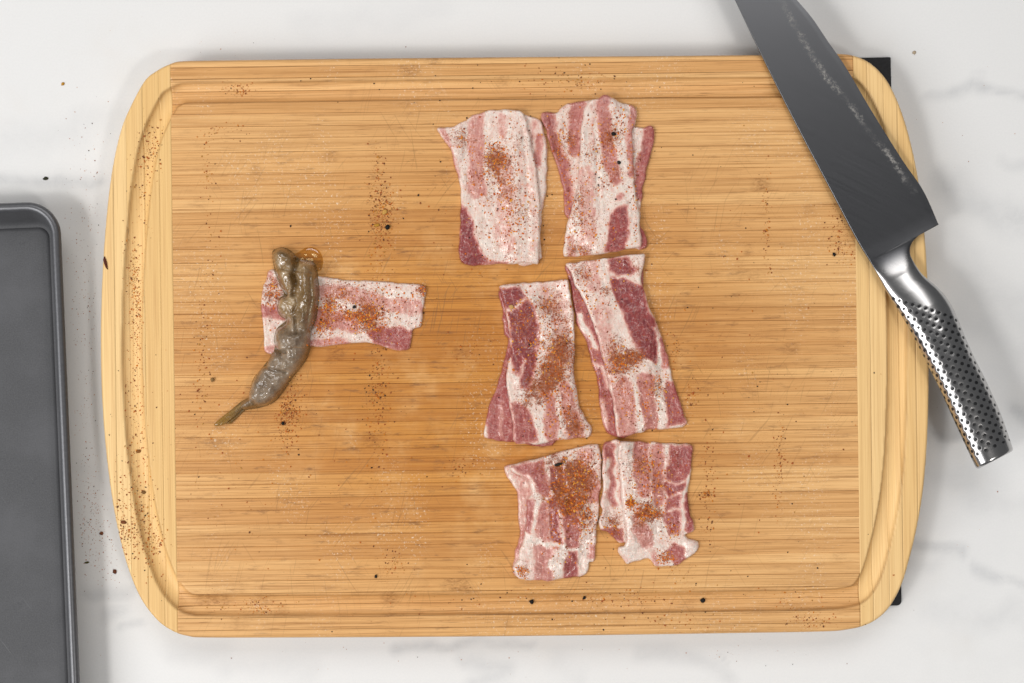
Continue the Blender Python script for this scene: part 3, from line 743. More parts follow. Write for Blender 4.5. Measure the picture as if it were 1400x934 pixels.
# --- bottom right stack
bacon(Z3, [(670, 112), (700, 100), (770, 98), (900, 300), (900, 600), (785, 658), (740, 650), (690, 600), (652, 580), (645, 530), (660, 480), (650, 440), (665, 370), (662, 280), (664, 180)], 0.12,
      [('l', [(690, 120), (722, 300), (732, 420)], 34, .66), ('p', [(645, 585), (770, 580), (785, 660), (720, 645)], .78), ('w', [(692, 200), (680, 340)], 12), ('w', [(735, 150), (745, 330), (750, 500)], 12)], [(720, 530, 40, .45), (700, 250, 60, .2), (740, 600, 40, .3)],
      'ragged bacon slice edge showing at the left of the bottom right slice', 61)
bacon(Z3, [(755, 97), (850, 95), (950, 100), (1050, 105), (1150, 110), (1165, 130), (1160, 200), (1155, 270), (1145, 330), (1140, 400), (1150, 480), (1165, 540), (1170, 590), (1118, 612), (1150, 638), (1190, 655), (1192, 690), (1170, 720), (1120, 755), (1060, 785), (1010, 790), (960, 785), (930, 750), (900, 745), (860, 760), (800, 770), (770, 740), (750, 710), (755, 680), (790, 660), (785, 560), (775, 450), (765, 350), (755, 250), (747, 170)], 0.08,
      [('l', [(880, 120), (880, 250), (890, 360)], 46, .50), ('l', [(972, 130), (968, 280), (975, 420)], 34, .50), ('p', [(1030, 112), (1160, 112), (1158, 200), (1140, 290), (1100, 372), (1030, 402), (1010, 330), (1022, 220)], .76), ('p', [(1020, 412), (1100, 390), (1112, 450), (1098, 520), (1085, 605), (1030, 605), (1005, 520)], .74), ('l', [(1128, 400), (1140, 570)], 24, .74),
       ('l', [(860, 520), (900, 650)], 44, .42), ('p', [(1018, 705), (1060, 655), (1112, 690), (1125, 745), (1060, 785)], .66), ('w', [(1150, 270), (1110, 380), (1098, 480), (1105, 560)], 8), ('w', [(1015, 320), (1080, 325), (1130, 310)], 5), ('w', [(1030, 480), (1095, 480)], 5), ('l', [(940, 700), (960, 770)], 20, .3)],
      [(880, 210, 70, .42), (815, 430, 26, .9), (890, 490, 50, .7), (960, 500, 40, .5), (1050, 600, 40, .45), (1010, 740, 36, .6), (975, 330, 50, .35), (1060, 180, 60, .3), (860, 560, 60, .25)],
      'bacon slice with a curled white fatty corner, bottom right of the group', 62, wave=1.4, ridge=[([(1130, 640), (1175, 680)], 26, 0.0014), ([(790, 120), (790, 400), (810, 640)], 26, 0.0006), ([(770, 720), (860, 740)], 18, 0.0008)])
# --- single slice under the shrimp
bacon(Z4, [(325, 185), (350, 190), (420, 200), (540, 218), (640, 235), (760, 240), (880, 250), (985, 258), (1008, 275), (1000, 330), (990, 390), (985, 440), (950, 455), (940, 500), (925, 545), (870, 540), (800, 520), (740, 510), (670, 515), (580, 525), (490, 530), (400, 540), (330, 560), (300, 545), (292, 480), (285, 400), (278, 330), (290, 270), (305, 220)], 0.08,
      [('l', [(280, 370), (370, 380)], 30, .58), ('l', [(545, 285), (650, 290), (740, 320), (860, 340), (960, 360)], 33, .34), ('l', [(540, 400), (620, 420), (680, 430)], 38, .46), ('l', [(500, 512), (600, 505), (660, 515)], 16, .42), ('p', [(755, 470), (800, 442), (870, 445), (955, 460), (928, 550), (800, 525)], .72), ('l', [(310, 545), (350, 545)], 18, .4), ('l', [(310, 210), (340, 250)], 16, .3), ('w', [(840, 300), (940, 300)], 14)],
      [(760, 415, 55, .75), (580, 350, 50, .5), (340, 310, 60, .55), (670, 390, 20, .8), (545, 430, 40, .45), (990, 275, 28, .6), (620, 260, 60, .25), (320, 240, 40, .35), (540, 500, 40, .25), (720, 320, 60, .3)],
      'single pale bacon slice lying crosswise under the shrimp', 71, thick=0.0019)

# ================================================================== shrimp
def build_shrimp():
    def dome(px, py, poly, h, edge):
        d, _, _ = sdist(px, py, catmull(Z4(poly), 4)); e = np.clip(d / (edge / 3.2206), 0, 1)
        return np.where(d > 0, h * np.sqrt(np.clip(1 - (1 - e) ** 2, 0, 1)), 0)
    lobes = [([(332, 120), (350, 100), (380, 95), (420, 115), (442, 150), (434, 210), (425, 270), (405, 302), (378, 272), (355, 220), (340, 170)], .0092, 48),
             ([(440, 148), (480, 150), (515, 165), (530, 220), (537, 300), (525, 390), (502, 455), (465, 470), (440, 430), (432, 340), (446, 260), (440, 200)], .0105, 46),
             ([(368, 310), (400, 298), (440, 288), (462, 310), (458, 350), (435, 395), (400, 412), (370, 390), (356, 360)], .0080, 40),
             ([(352, 455), (385, 435), (440, 440), (505, 450), (494, 540), (470, 595), (430, 622), (380, 605), (350, 540), (344, 490)], .0125, 70),
             ([(306, 605), (342, 545), (400, 556), (468, 580), (445, 632), (400, 672), (340, 676), (296, 645)], .0120, 62),
             ([(228, 745), (248, 675), (298, 610), (350, 628), (425, 640), (392, 702), (342, 765), (290, 790), (240, 775)], .0110, 60),
             ([(190, 775), (230, 752), (275, 758), (288, 785), (230, 803), (195, 805)], .0055, 26)]
    core = [(345, 150), (400, 130), (470, 160), (515, 180), (525, 300), (515, 400), (495, 470), (480, 540), (450, 600), (410, 650), (340, 750), (280, 785), (240, 770), (235, 740), (260, 670), (320, 600), (355, 530), (362, 460), (400, 410), (372, 385), (372, 330), (395, 300), (360, 210)]
    outline = [(330, 112), (350, 97), (380, 92), (420, 112), (445, 140), (485, 148), (518, 162), (532, 215), (539, 300), (528, 395), (506, 460), (496, 540), (472, 598), (428, 650), (394, 704), (344, 768), (292, 793), (230, 805), (190, 808), (186, 778), (226, 752), (244, 675), (294, 610), (340, 545), (340, 490), (350, 452), (372, 430), (392, 412), (366, 393), (353, 362), (362, 318), (382, 300), (372, 270), (350, 222), (336, 170)]
    P = catmull(Z4(outline), 5)
    x, y, d, F, E = snapped_sheet(P, 0.8)
    z = dome(x, y, core, .0092, 52)
    for p, h, e in lobes: z = np.maximum(z, dome(x, y, p, h, e))
    # soften the creases between lobes: average with mesh neighbours
    n = len(x)
    for _ in range(12):
        acc = np.zeros(n); cnt = np.zeros(n)
        for k in range(4):
            a, b = F[:, k], F[:, (k + 1) % 4]
            np.add.at(acc, a, z[b]); np.add.at(cnt, a, 1); np.add.at(acc, b, z[a]); np.add.at(cnt, b, 1)
        z = np.where(d > 0.5, 0.5 * z + 0.5 * acc / np.maximum(cnt, 1), z)
    ee = sstep(d, 0, 5)
    z += ee * (0.0014 * vnoise(x, y, 13, 3) + 0.0009 * vnoise(x, y, 5, 4) + 0.0003 * vnoise(x, y, 2.4, 5))
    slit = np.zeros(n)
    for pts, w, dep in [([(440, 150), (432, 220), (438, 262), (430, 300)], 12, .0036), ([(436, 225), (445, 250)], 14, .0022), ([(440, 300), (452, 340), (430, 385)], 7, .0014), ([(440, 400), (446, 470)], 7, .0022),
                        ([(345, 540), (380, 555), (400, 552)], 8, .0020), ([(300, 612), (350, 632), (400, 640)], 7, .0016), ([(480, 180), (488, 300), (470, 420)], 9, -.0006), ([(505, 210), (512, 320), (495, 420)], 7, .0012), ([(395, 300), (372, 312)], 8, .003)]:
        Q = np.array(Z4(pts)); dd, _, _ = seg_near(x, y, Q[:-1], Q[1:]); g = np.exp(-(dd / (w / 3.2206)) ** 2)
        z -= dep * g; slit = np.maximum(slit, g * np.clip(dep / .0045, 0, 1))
    z = np.maximum(z, 0.0006) + 0.75 * hs(x, y)
    zb = hs(x, y) + 0.00005; z = np.maximum(z, zb + 0.0003)
    wx, wy, _ = at(*P.mean(0))
    root = empty('raw_shrimp', (wx, wy, ZT + 0.0001))
    me, ext = solid_sheet('body', (x - 700) * S - wx, (467 - y) * S - wy, z, F, E, zb); fix_normals(me)
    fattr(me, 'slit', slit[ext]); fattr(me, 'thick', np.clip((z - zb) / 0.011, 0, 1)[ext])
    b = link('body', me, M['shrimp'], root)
    for poly, h, lift in [([(222, 758), (196, 768), (150, 806), (104, 842), (76, 870), (88, 878), (128, 866), (172, 824), (214, 790)], .0020, .0012),
                          ([(218, 784), (206, 782), (168, 826), (130, 862), (146, 868), (178, 840), (214, 802)], .0016, .0003),
                          ([(216, 770), (180, 790), (128, 838), (100, 866), (116, 872), (160, 840), (205, 798)], .0013, .0026)]:
        T = catmull(Z4(poly), 5); tx, ty, td, tF, tE = snapped_sheet(T, 0.9)
        e = np.clip(td / 3.5, 0, 1); tz = lift + h * (0.2 + 0.8 * np.sqrt(np.clip(1 - (1 - e) ** 2, 0, 1))) + 0.0002 * np.sin((tx + ty * 1.25) * 1.7)
        me, ext = solid_sheet('tail_blade', (tx - 700) * S - wx, (467 - ty) * S - wy, tz, tF, tE, np.full(len(tx), max(lift - 0.0004, 0.00005))); fix_normals(me)
        link('tail_blade', me, M['tail'], root)
    tag(root, 'raw peeled grey brown shrimp with its tail on, laid across the bacon', 'shrimp')
    gx, gy = np.meshgrid(np.arange(320, 445), np.arange(330, 570), indexing='ij'); gx = gx.astype(float); gy = gy.astype(float)
    dd, _, _ = sdist(gx, gy, P); sub = HP[320:445, 330:570]
    sub[...] = np.where(dd > -1, 0.03, sub)                       # keeps loose grains off the shrimp
    # puddle of juice beside the cut end
    T = catmull(Z4([(425, 128), (452, 108), (480, 92), (512, 92), (540, 112), (553, 150), (545, 188), (526, 196), (505, 178), (470, 165), (430, 160)]), 5)
    tx, ty, td, tF, tE = snapped_sheet(T, 0.9); e = np.clip(td / 6, 0, 1)
    tz = 0.0001 + 0.0010 * np.sqrt(np.clip(1 - (1 - e) ** 2, 0, 1)) + 0.0002 * vnoise(tx, ty, 9, 4) * e
    jx, jy, _ = at(*T.mean(0))
    me, ext = solid_sheet('juice_puddle', (tx - 700) * S - jx, (467 - ty) * S - jy, tz, tF, tE, np.full(len(tx), 0.00005)); fix_normals(me)
    o = link('juice_puddle', me, M['juice']); o.location = (jx, jy, ZT + 0.0001)
    tag(o, 'small glossy amber puddle of juice at the thick end of the shrimp', 'puddle')
build_shrimp()

# ================================================================== knife
def build_knife():
    ax = np.array([0.4635, 0.886]); pr = np.array([0.886, -0.4635])       # along the knife (tip to butt) and towards the cutting edge, in photograph pixels
    sp = np.array([(940, -135), (957, -100), (981, -50), (1004.7, 0), (1036.5, 67), (1068, 131), (1096.6, 187), (1132, 254), (1171, 328), (1195, 367), (1211.6, 398), (1238, 441), (1258, 479), (1283, 528), (1307, 581), (1331.6, 634), (1337, 642)], float)
    ed = np.array([(943, -135), (978, -112), (1022, -70), (1060, -34), (1089.5, 0), (1110.7, 25), (1132, 56.5), (1156.6, 92), (1192, 152), (1234, 219), (1262.6, 261), (1283.5, 307.5), (1260, 319), (1247.5, 331), (1244, 345), (1250, 359), (1262, 376), (1283, 394), (1299, 414), (1311, 439), (1327.6, 479), (1348, 520), (1368, 565), (1384, 610), (1385.5, 617)], float)
    spl = catmull(sp, 8, False)
    edl = np.concatenate([catmull(ed[:12], 8, False), catmull(ed[12:], 8, False)])
    ss, sq = spl @ ax, spl @ pr; es, eq = edl @ ax, edl @ pr
    o = np.argsort(ss, kind='stable'); ss, sq = ss[o], sq[o]
    es = np.maximum.accumulate(es + np.arange(len(es)) * 1e-4)
    s0 = max(ss.min(), es.min()) + 0.5; sH = (ed[11] @ ax); sN = 905.0; s1 = min(ss.max(), es.max()) - 0.2
    def half(s):                                                        # half thickness of the handle, px
        return np.interp(s, [s0, 860, 880, 905, 930, 960, 1000, 1040, 1100, s1], [2.6, 3.2, 5.0, 8.0, 11.8, 16.0, 20.0, 22.0, 22.0, 21.0])
    def zc(s):                                                          # centre line height above the board, px
        return np.interp(s, [s0, 850, 880, 1040, s1], [4.0, 13.6, 15.2, 23.5, 26.0])
    wx, wy, _ = at(1180, 330)
    def pos(s, q, z):
        p = s[..., None] * ax + q[..., None] * pr if np.ndim(s) else s * ax + q * pr
        f = (CAMD - z * S) / CAMD
        return np.stack([(p[..., 0] - 700) * S * f - wx, (467 - p[..., 1]) * S * f - wy, z * S], -1)
    root = empty('chef_knife', (wx, wy, ZT))
    # ---- blade and bolster
    st = np.concatenate([np.linspace(s0, s0 + 20, 10)[:-1], np.linspace(s0 + 20, sH - 3, 110), np.array([sH - 1.5, sH - .2, sH + .3, sH + 1.2, sH + 2.5, sH + 4, sH + 6, sH + 9, sH + 13]), np.linspace(sH + 17, sN, 12)])
    N = 112; th = np.linspace(0, 2 * np.pi, N, endpoint=False)
    V = []; smear = []; pol = []
    SM = np.array([(1060, -20), (1075, 15), (1092, 45), (1108, 72), (1130, 105), (1150, 128), (1168, 150), (1182, 172), (1197, 190), (1216, 214), (1234, 240), (1250, 262)], float)
    for s in st:
        L = np.interp(s, ss, sq); R = np.interp(s, es, eq); c = (L + R) / 2; w = max((R - L) / 2, 0.4)
        x = np.sign(np.cos(th)) * np.abs(np.cos(th)) ** 0.8 * w
        u = (x + w) / (2 * w)
        hsp = np.interp(s, [s0, 650, 866], [1.6, 2.6, 3.2])
        hw = hsp * (1 - u) + 0.35 * u; hw = np.where(u > 0.93, hw * np.clip((1 - u) / 0.07, 0.05, 1), hw)
        zw = np.sign(np.sin(th)) * np.minimum(np.abs(np.sin(th)) * 4.0, 1) * hw
        ze = np.sin(th) * half(s)
        b = sstep(np.array(s), 858, 902)
        z = zw * (1 - b) + ze * b
        q = c + x
        V.append(pos(np.full(N, s), q, zc(s) + z))
        P = s * ax + q[:, None] * pr
        dd, _, _ = seg_near(P[:, 0], P[:, 1], SM[:-1], SM[1:])
        dd2 = np.hypot(P[:, 0] - 1212, P[:, 1] - 352)
        smear.append(np.maximum(np.exp(-(dd / 12.5) ** 2), 0.80 * np.exp(-(dd2 / 17) ** 2)) * (z > -1))
        pol.append(np.full(N, sstep(np.array(s), 872, 903)))
    V = np.concatenate(V); m = len(st); F = []
    for i in range(m - 1):
        for k in range(N): F.append((i * N + k, i * N + (k + 1) % N, (i + 1) * N + (k + 1) % N, (i + 1) * N + k))
    F.append(tuple(range(N)))
    me = make_mesh('blade', V, F); fix_normals(me)
    fattr(me, 'smear', np.concatenate(smear)); fattr(me, 'polish', np.concatenate(pol))
    link('blade', me, M['blade'], root)
    # ---- handle with pressed dimples
    st = np.concatenate([np.arange(sN, s1 - 4, 1.25), np.linspace(s1 - 4, s1, 6)]); N = 176; th = np.linspace(0, 2 * np.pi, N, endpoint=False)
    Sg = np.repeat(st[:, None], N, 1); T = np.repeat(th[None], len(st), 0)
    L = np.interp(st, ss, sq); R = np.interp(st, es, eq); c = ((L + R) / 2)[:, None]; w = ((R - L) / 2)[:, None]; h = half(st)[:, None]
    endr = np.sqrt(np.clip(1 - (np.clip((st - (s1 - 4)) / 4.2, 0, 1)) ** 2, 0.05, 1))[:, None]; endr = 0.88 + 0.12 * endr
    ex = 0.97
    b0 = sstep(Sg, sN, sN + 40); e1 = 1 - (1 - ex) * b0
    X = np.sign(np.cos(T)) * np.abs(np.cos(T)) ** e1 * w * endr; Zh = np.sign(np.sin(T)) * np.abs(np.sin(T)) ** e1 * h * endr
    # dimple lattice, walked round the section by arc length from the spine side
    dots = []
    for side in (1, -1):
        for i in range(0, 14):
            for j in range(-16, 24):
                q_arc = 6.0 + i * 6.9; s = 928 + i * 6.6 + j * 12.7 + (0 if side > 0 else 4)
                lim0 = 928 + i * 6.6 - 1 if i < 9 else 928 + 8 * 6.6 + (i - 8) * 2
                if s < lim0 or s > s1 - 15: continue
                k = int(np.searchsorted(st, s)); k = min(k, len(st) - 1)
                tt = np.linspace(np.pi, 0, 400) if side > 0 else np.linspace(np.pi, 2 * np.pi, 400)
                x = np.sign(np.cos(tt)) * np.abs(np.cos(tt)) ** ex * w[k, 0]; z = np.sign(np.sin(tt)) * np.abs(np.sin(tt)) ** ex * h[k, 0]
                arc = np.concatenate([[0], np.cumsum(np.hypot(np.diff(x), np.diff(z)))])
                if q_arc > arc[-1] - 4: continue
                a = int(np.searchsorted(arc, q_arc))
                dots.append((s, x[a], z[a], tt[a], k))
    nrm_x = np.sign(np.cos(T)) * np.abs(np.cos(T)) ** (2 - ex) / w; nrm_z = np.sign(np.sin(T)) * np.abs(np.sin(T)) ** (2 - ex) / h
    ln = np.hypot(nrm_x, nrm_z) + 1e-9; nrm_x /= ln; nrm_z /= ln
    D = np.zeros(Sg.shape)
    for s, x, z, t, k in dots:
        i0, i1 = max(k - 6, 0), min(k + 7, len(st))
        r2 = (Sg[i0:i1] - s) ** 2 + (X[i0:i1] - x) ** 2 + (Zh[i0:i1] - z) ** 2
        D[i0:i1] = np.maximum(D[i0:i1], 0.20 * (1 - sstep(np.sqrt(r2), 2.4, 3.6)))
    Vh = pos(Sg, c + X - nrm_x * D, zc(st)[:, None] + Zh - nrm_z * D).reshape(-1, 3)
    m = len(st); idx = np.arange(m * N).reshape(m, N); nx = np.roll(idx, -1, 1)
    F = list(map(tuple, np.stack([idx[:-1], nx[:-1], nx[1:], idx[1:]], -1).reshape(-1, 4)))
    F.append(tuple(idx[-1]))
    me = make_mesh('handle', Vh, F); fix_normals(me)
    hd = link('handle', me, M['handle'], root)
    V = []; F = []
    for s, x, z, t, k in dots:
        nx_, nz_ = np.sign(np.cos(t)) * abs(np.cos(t)) ** (2 - ex) / w[k, 0], np.sign(np.sin(t)) * abs(np.sin(t)) ** (2 - ex) / h[k, 0]
        l = math.hypot(nx_, nz_) + 1e-9; nx_ /= l; nz_ /= l
        b = len(V)
        for ring, (rad, dep) in enumerate(((0, 0.05), (1.4, 0.05), (2.5, 0.14))):
            for kk in range(1 if ring == 0 else 12):
                a = 2 * math.pi * kk / 12; ds = rad * math.cos(a); dq = rad * math.sin(a)
                cx_, cz_ = x + dq * nz_ - nx_ * dep, z - dq * nx_ - nz_ * dep
                V.append(pos(np.float64(s + ds), np.float64(c[k, 0] + cx_), np.float64(zc(s) + cz_)))
        for kk in range(12):
            F.append((b, b + 1 + kk, b + 1 + (kk + 1) % 12)); F.append((b + 1 + kk, b + 13 + kk, b + 13 + (kk + 1) % 12, b + 1 + (kk + 1) % 12))
    me = make_mesh('dimple_dots', V, F)
    dt = link('dimple_dots', me, M['dot'], hd); dt['kind'] = 'stuff'; dt['label'] = 'rows of small black dots pressed into the handle'
    tag(root, 'steel chef knife with black dotted handle lying across the top right corner', 'knife')
    return dots
build_knife()

# ================================================================== spices: loose grains and single flakes
def surf(px, py):
    """height of what lies at a photograph pixel, with its true ground position"""
    px = np.asarray(px, float); py = np.asarray(py, float)
    l = to_local(np.stack([px, py], -1)); d = board_dist(l[:, 0], l[:, 1])
    on = d > 1.0
    z = np.where(on, ZT + board_h(np.maximum(d, 0)) * S + hs(px, py), 0.0)
    f = np.where(on, 1.0, CAMZ / CAMD)
    return (px - 700) * S * f, (467 - py) * S * f, z, on

ICO = np.array([(0, 0, 1), (.894, 0, .447), (.276, .851, .447), (-.724, .526, .447), (-.724, -.526, .447), (.276, -.851, .447), (.5, .6, -.55), (-.5, .5, -.6), (-.4, -.6, -.6), (.6, -.5, -.6)])
ICF = [(0, 1, 2), (0, 2, 3), (0, 3, 4), (0, 4, 5), (0, 5, 1), (1, 6, 2), (2, 7, 3), (3, 7, 8), (3, 8, 4), (4, 8, 5), (5, 9, 1), (1, 9, 6), (2, 6, 7), (5, 8, 9), (6, 9, 8), (6, 8, 7)]
def grains(name, px, py, size, tint, label, cat, mat='grain'):
    x, y, z, on = surf(px, py); n = len(x)
    keep = z < ZT + 0.02
    x, y, z, size, tint = x[keep], y[keep], z[keep], size[keep], tint[keep]; n = len(x)
    a = rng.random(n) * 2 * np.pi; sx = size * S * (0.7 + 0.6 * rng.random(n)); sy = size * S * (0.55 + 0.5 * rng.random(n)); sz = size * S * (0.28 + 0.25 * rng.random(n))
    B = ICO[None] * (0.75 + 0.5 * rng.random((n, len(ICO), 1)))
    bx = B[..., 0] * sx[:, None]; by = B[..., 1] * sy[:, None]
    ca, sa = np.cos(a)[:, None], np.sin(a)[:, None]
    V = np.stack([x[:, None] + ca * bx - sa * by, y[:, None] + sa * bx + ca * by, z[:, None] + (B[..., 2] * 1.0 + 0.55) * sz[:, None] + 0.00005], -1).reshape(-1, 3)
    F = (np.array(ICF)[None] + (np.arange(n) * len(ICO))[:, None, None]).reshape(-1, 3)
    me = make_mesh(name, V, F)
    c = me.attributes.new('tint', 'FLOAT_COLOR', 'POINT')
    col = np.repeat(np.concatenate([tint, np.ones((n, 1))], 1)[:, None], len(ICO), 1).reshape(-1)
    c.data.foreach_set('color', col.astype(np.float32))
    o = link(name, me, M[mat], smooth=False)
    tag(o, label, cat, kind='stuff'); return o

def cluster(lst):
    X = []; Y = []
    for x, y, rx, ry, n in lst:
        X.append(rng.normal(x, rx, n)); Y.append(rng.normal(y, ry, n))
    return np.concatenate(X), np.concatenate(Y)

# on the board and the meat
cl = [(523, 282, 9, 16, 170), (522, 325, 9, 22, 60), (516, 230, 6, 18, 45), (515, 390, 12, 25, 40), (518, 520, 9, 40, 110), (515, 600, 9, 40, 40), (394, 565, 8, 13, 150), (400, 530, 9, 20, 50), (392, 600, 9, 18, 40),
      (540, 768, 12, 10, 45), (350, 830, 26, 6, 60), (180, 372, 5, 24, 60), (185, 420, 5, 40, 110), (182, 520, 6, 60, 70), (188, 600, 8, 40, 50), (190, 690, 10, 30, 80), (175, 725, 11, 18, 110), (205, 745, 11, 18, 90), (165, 690, 7, 35, 45),
      (205, 200, 8, 20, 70), (195, 260, 9, 40, 45), (325, 122, 12, 5, 40), (290, 360, 7, 40, 25), (279, 440, 5, 30, 30), (275, 520, 6, 35, 40), (283, 240, 5, 30, 30), (300, 180, 18, 6, 20),
      (965, 678, 5, 4, 40), (968, 640, 5, 30, 40), (968, 720, 5, 18, 25), (1066, 630, 4, 40, 70), (1048, 305, 3, 40, 50), (1150, 335, 9, 16, 60), (1145, 300, 9, 14, 30), (925, 480, 4, 12, 25), (945, 540, 6, 10, 25),
      (628, 640, 12, 10, 30), (640, 480, 20, 14, 25), (660, 330, 8, 20, 25), (600, 300, 40, 60, 25), (850, 822, 35, 6, 45), (1110, 850, 18, 6, 45), (920, 850, 40, 7, 30), (700, 820, 120, 12, 40), (1080, 820, 40, 8, 30), (760, 108, 40, 9, 45), (800, 110, 20, 8, 20),
      (1000, 500, 90, 150, 60), (450, 650, 110, 90, 70), (300, 650, 40, 90, 35), (880, 790, 80, 20, 30)]
x, y = cluster([(a, b, c, d, int(e * 2.3)) for a, b, c, d, e in cl]); n = len(x)
l = to_local(np.stack([x, y], -1)); ok = board_dist(l[:, 0], l[:, 1]) > 3
x, y = x[ok], y[ok]; n = len(x)
pal = np.array([(.55, .14, .015), (.42, .10, .02), (.66, .22, .02), (.28, .075, .02), (.55, .27, .06), (.16, .05, .02)])
grains('paprika_grains', x, y, 0.40 + 1.1 * rng.random(n) ** 2.6, pal[rng.integers(0, len(pal), n)], 'fine reddish brown spice grains scattered over the bare board', 'spice grains')

# on the meat: denser where the rub is heavy
cm = []
for Z, lst in ((Z1, [(340, 370, 50, 45, 90), (350, 500, 110, 180, 260), (440, 640, 60, 140, 120), (180, 280, 30, 40, 30), (860, 350, 60, 130, 150), (720, 620, 40, 120, 120), (650, 320, 40, 80, 80), (780, 750, 90, 60, 80), (990, 550, 15, 120, 40), (930, 200, 30, 60, 30)]),
               (Z2, [(380, 500, 55, 140, 280), (400, 770, 80, 70, 130), (230, 400, 50, 110, 80), (320, 280, 60, 50, 50), (670, 530, 50, 40, 80), (560, 220, 60, 70, 80), (720, 720, 90, 80, 120), (830, 640, 40, 50, 50), (560, 600, 20, 120, 30)]),
               (Z3, [(500, 370, 70, 110, 260), (560, 540, 40, 80, 90), (420, 560, 60, 130, 90), (560, 200, 50, 50, 60), (880, 300, 60, 110, 140), (815, 430, 14, 24, 45), (910, 490, 50, 22, 90), (1050, 580, 30, 40, 40), (1010, 740, 30, 22, 50), (980, 300, 60, 120, 80), (220, 800, 24, 24, 30), (700, 560, 30, 40, 30)]),
               (Z4, [(750, 410, 45, 30, 120), (670, 390, 10, 15, 30), (580, 350, 35, 15, 60), (340, 300, 30, 40, 80), (620, 380, 130, 90, 240), (880, 350, 80, 60, 80), (550, 430, 25, 40, 60), (990, 280, 12, 14, 20)])):
    s = ZS[Z]
    for a, b, ra, rb, nn in lst:
        (qx, qy), = Z([(a, b)]); cm.append((qx, qy, ra / s, rb / s, int(nn * 2.6)))
x, y = cluster(cm); hh = hs(x, y); ok = (hh > 0.0012) & (hh < 0.02); x, y = x[ok], y[ok]; n = len(x)
pal = np.array([(.80, .24, .02), (.70, .16, .015), (.50, .09, .015), (.82, .36, .05), (.26, .06, .02), (.74, .18, .015)])
grains('rub_grains', x, y, 0.45 + 1.25 * rng.random(n) ** 2.2, pal[rng.integers(0, len(pal), n)], 'orange and brown seasoning grains sprinkled over the bacon', 'spice grains')

x, y = cluster([(680, 230, 60, 80, 34), (820, 240, 60, 70, 28), (740, 500, 50, 70, 26), (850, 480, 50, 80, 20), (760, 690, 45, 60, 20), (885, 690, 45, 60, 22), (480, 430, 60, 30, 24), (518, 540, 14, 60, 30), (700, 470, 260, 200, 50), (190, 600, 25, 150, 30), (1060, 600, 60, 150, 20), (700, 115, 220, 22, 26), (800, 835, 200, 22, 22)])
l = to_local(np.stack([x, y], -1)); ok = board_dist(l[:, 0], l[:, 1]) > 3; x, y = x[ok], y[ok]; n = len(x)
grains('pepper_grains', x, y, 0.60 + 1.0 * rng.random(n) ** 2, np.array([(.012, .010, .009), (.03, .018, .012), (.055, .03, .015)])[rng.integers(0, 3, n)], 'tiny black pepper specks on the bacon and the board', 'pepper')

# spilled on the marble
x, y = cluster([(118, 560, 14, 110, 190), (122, 690, 12, 40, 190), (140, 745, 18, 26, 120), (120, 430, 14, 60, 110), (118, 330, 14, 40, 60), (125, 235, 20, 30, 45), (100, 180, 30, 30, 22), (135, 770, 24, 22, 40), (640, 895, 200, 14, 30), (1300, 690, 40, 60, 12), (300, 60, 120, 20, 16), (1000, 890, 50, 12, 20), (1330, 150, 50, 80, 10), (110, 850, 30, 40, 8)])
l = to_local(np.stack([x, y], -1)); ok = (board_dist(l[:, 0], l[:, 1]) < -4) & (x > 78 + (y - 300) * 0.052 + 8)
x, y = x[ok], y[ok]; n = len(x)
pal = np.array([(.50, .15, .03), (.38, .11, .03), (.28, .08, .03), (.08, .05, .03), (.55, .22, .07), (.45, .13, .04)])
grains('spilled_crumbs', x, y, 0.36 + 0.65 * rng.random(n) ** 2.4, pal[rng.integers(0, len(pal), n)], 'sparse reddish and dark crumbs spilled on the white marble', 'crumbs')

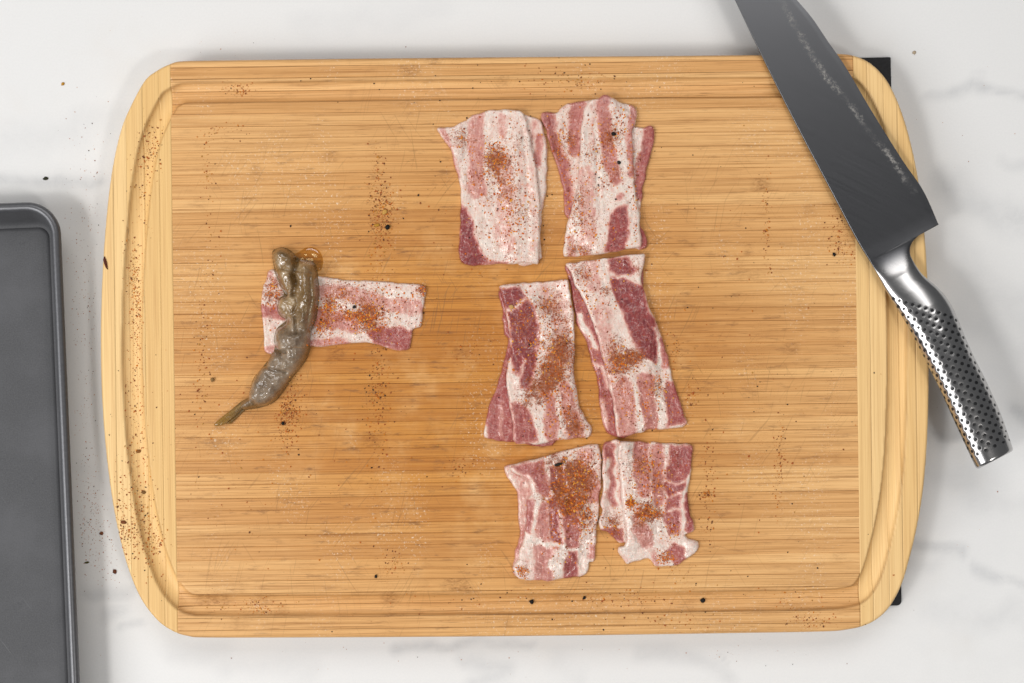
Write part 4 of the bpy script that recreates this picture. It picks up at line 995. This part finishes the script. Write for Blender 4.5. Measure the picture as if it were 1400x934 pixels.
FLAKES = [('peppercorn_piece', 530, 311, 3.3, 3.6, .010, 'black peppercorn piece below the yellow flake on the bare board', 'peppercorn'),
          ('garlic_flake', 526, 290, 4.2, 3.4, (.62, .34, .08), 'pale yellow flake in the spice patch above the shrimp slice', 'flake'),
          ('garlic_flake', 515, 308, 3.8, 2.4, (.52, .26, .03), 'dull yellow flake left of the black peppercorn piece', 'flake'),
          ('peppercorn_piece', 727, 824, 3.4, 3.0, .009, 'black peppercorn piece in the lower groove below the bacon', 'peppercorn'),
          ('peppercorn_piece', 799, 818.5, 2.6, 2.0, .012, 'small black peppercorn piece in the lower groove near the bottom right bacon', 'peppercorn'),
          ('peppercorn_piece', 962, 822, 3.6, 3.2, .012, 'rightmost black peppercorn piece in the lower groove', 'peppercorn'),
          ('peppercorn_piece', 838, 185, 3.8, 2.6, .012, 'black peppercorn piece on the pink stripe of the top right bacon', 'peppercorn'),
          ('peppercorn_piece', 845, 224, 2.6, 2.3, .03, 'dark brown peppercorn piece on the pink stripe below the black one', 'peppercorn'),
          ('chilli_flake', 144.5, 360, 2.4, 8.5, (.10, .02, .008), 'long dark red flake stuck to the left rim of the board', 'flake'),
          ('herb_flake', 63, 244, 4.0, 2.4, (.03, .03, .012), 'dark green black flake on the marble above the tray', 'flake'),
          ('chilli_flake', 169, 714, 4.2, 2.6, (.20, .06, .015), 'brown flake on the lower left rim of the board', 'flake'),
          ('chilli_flake', 187, 618, 3.4, 2.4, (.26, .10, .02), 'upper brown flake in the left groove', 'flake'),
          ('pepper_ring', 194, 674, 3.0, 3.2, (.20, .10, .03), 'round tan flake in the middle of the left groove', 'flake'),
          ('chilli_flake', 157, 781, 3.4, 3.0, (.14, .04, .015), 'dark brown crumb on the marble beside the lower left rim', 'crumb'),
          ('chilli_flake', 139, 729, 2.8, 2.8, (.20, .07, .03), 'brown crumb on the marble between tray and board', 'crumb'),
          ('herb_flake', 119, 769, 3.6, 1.4, (.10, .09, .03), 'olive herb flake on the marble beside the tray', 'flake'),
          ('spice_crumb', 86, 115, 2.8, 2.2, (.55, .27, .03), 'orange yellow crumb alone on the marble at upper left', 'crumb'),
          ('peppercorn_piece', 514, 788, 2.8, 2.2, .015, 'black peppercorn piece on the board near the lower groove at left', 'peppercorn'),
          ('peppercorn_piece', 1140, 348, 3.0, 2.4, .012, 'black peppercorn piece on the board beside the blade heel', 'peppercorn'),
          ('herb_flake', 763, 634, 6.0, 2.0, (.02, .016, .012), 'curved black flake on the bottom left bacon slice', 'flake'),
          ('garlic_flake', 686 + 13, 420, 3.4, 3.4, (.62, .36, .12), 'round yellow seed on the dark part of the middle left bacon', 'flake'),
          ('peppercorn_piece', 291, 519, 3.0, 3.0, (.30, .17, .06), 'round tan peppercorn left of the shrimp tail', 'peppercorn'),
          ('peppercorn_piece', 387, 579, 2.6, 2.6, .012, 'black peppercorn piece under the spice patch below the shrimp', 'peppercorn'),
          ('peppercorn_piece', 485, 420, 3.0, 2.4, .02, 'dark peppercorn piece on the slice under the shrimp', 'peppercorn'),
          ('spice_crumb', 1250, 72, 2.8, 2.6, (.50, .40, .28), 'pale tan crumb on the marble above the black mat corner', 'crumb')]
def build_flakes():
    for i, (nm, px, py, a, b, col, lab, cat) in enumerate(FLAKES):
        r = random.Random(i * 13 + 1)
        x, y, z, on = (v[0] for v in surf([px], [py]))
        V = []; nseg, nring = 10, 5; ang = r.uniform(0, 6.28) if a / b < 1.4 and b / a < 1.4 else r.uniform(-.35, .35)
        lump = [r.uniform(.8, 1.2) for _ in range(nseg)]
        hgt = min(a, b) * (0.75 if 'peppercorn' in nm else 0.32)
        for k in range(nring):
            ph = -math.pi / 2 + math.pi * k / (nring - 1); cr = max(math.cos(ph), 0.12)
            for s in range(nseg):
                t = 2 * math.pi * s / nseg; rr = lump[s] * cr * r.uniform(.93, 1.07)
                u, v = a * rr * math.cos(t), b * rr * math.sin(t)
                V.append(((u * math.cos(ang) - v * math.sin(ang)) * S, (u * math.sin(ang) + v * math.cos(ang)) * S, (math.sin(ph) + 1) * hgt * S * r.uniform(.92, 1.05)))
        F = [tuple(range(nseg))[::-1], tuple((nring - 1) * nseg + s for s in range(nseg))]
        for k in range(nring - 1):
            for s in range(nseg): F.append((k * nseg + s, k * nseg + (s + 1) % nseg, (k + 1) * nseg + (s + 1) % nseg, (k + 1) * nseg + s))
        me = make_mesh(nm, V, F)
        c = (col, col * .85, col * .75) if isinstance(col, float) else col
        at_ = me.attributes.new('tint', 'FLOAT_COLOR', 'POINT'); at_.data.foreach_set('color', np.tile(np.array([*c, 1], np.float32), len(V)))
        o = link(nm, me, M['grain']); o.location = (x, y, z + 0.00003)
        tag(o, lab, cat, 'loose bits of spice')
build_flakes()
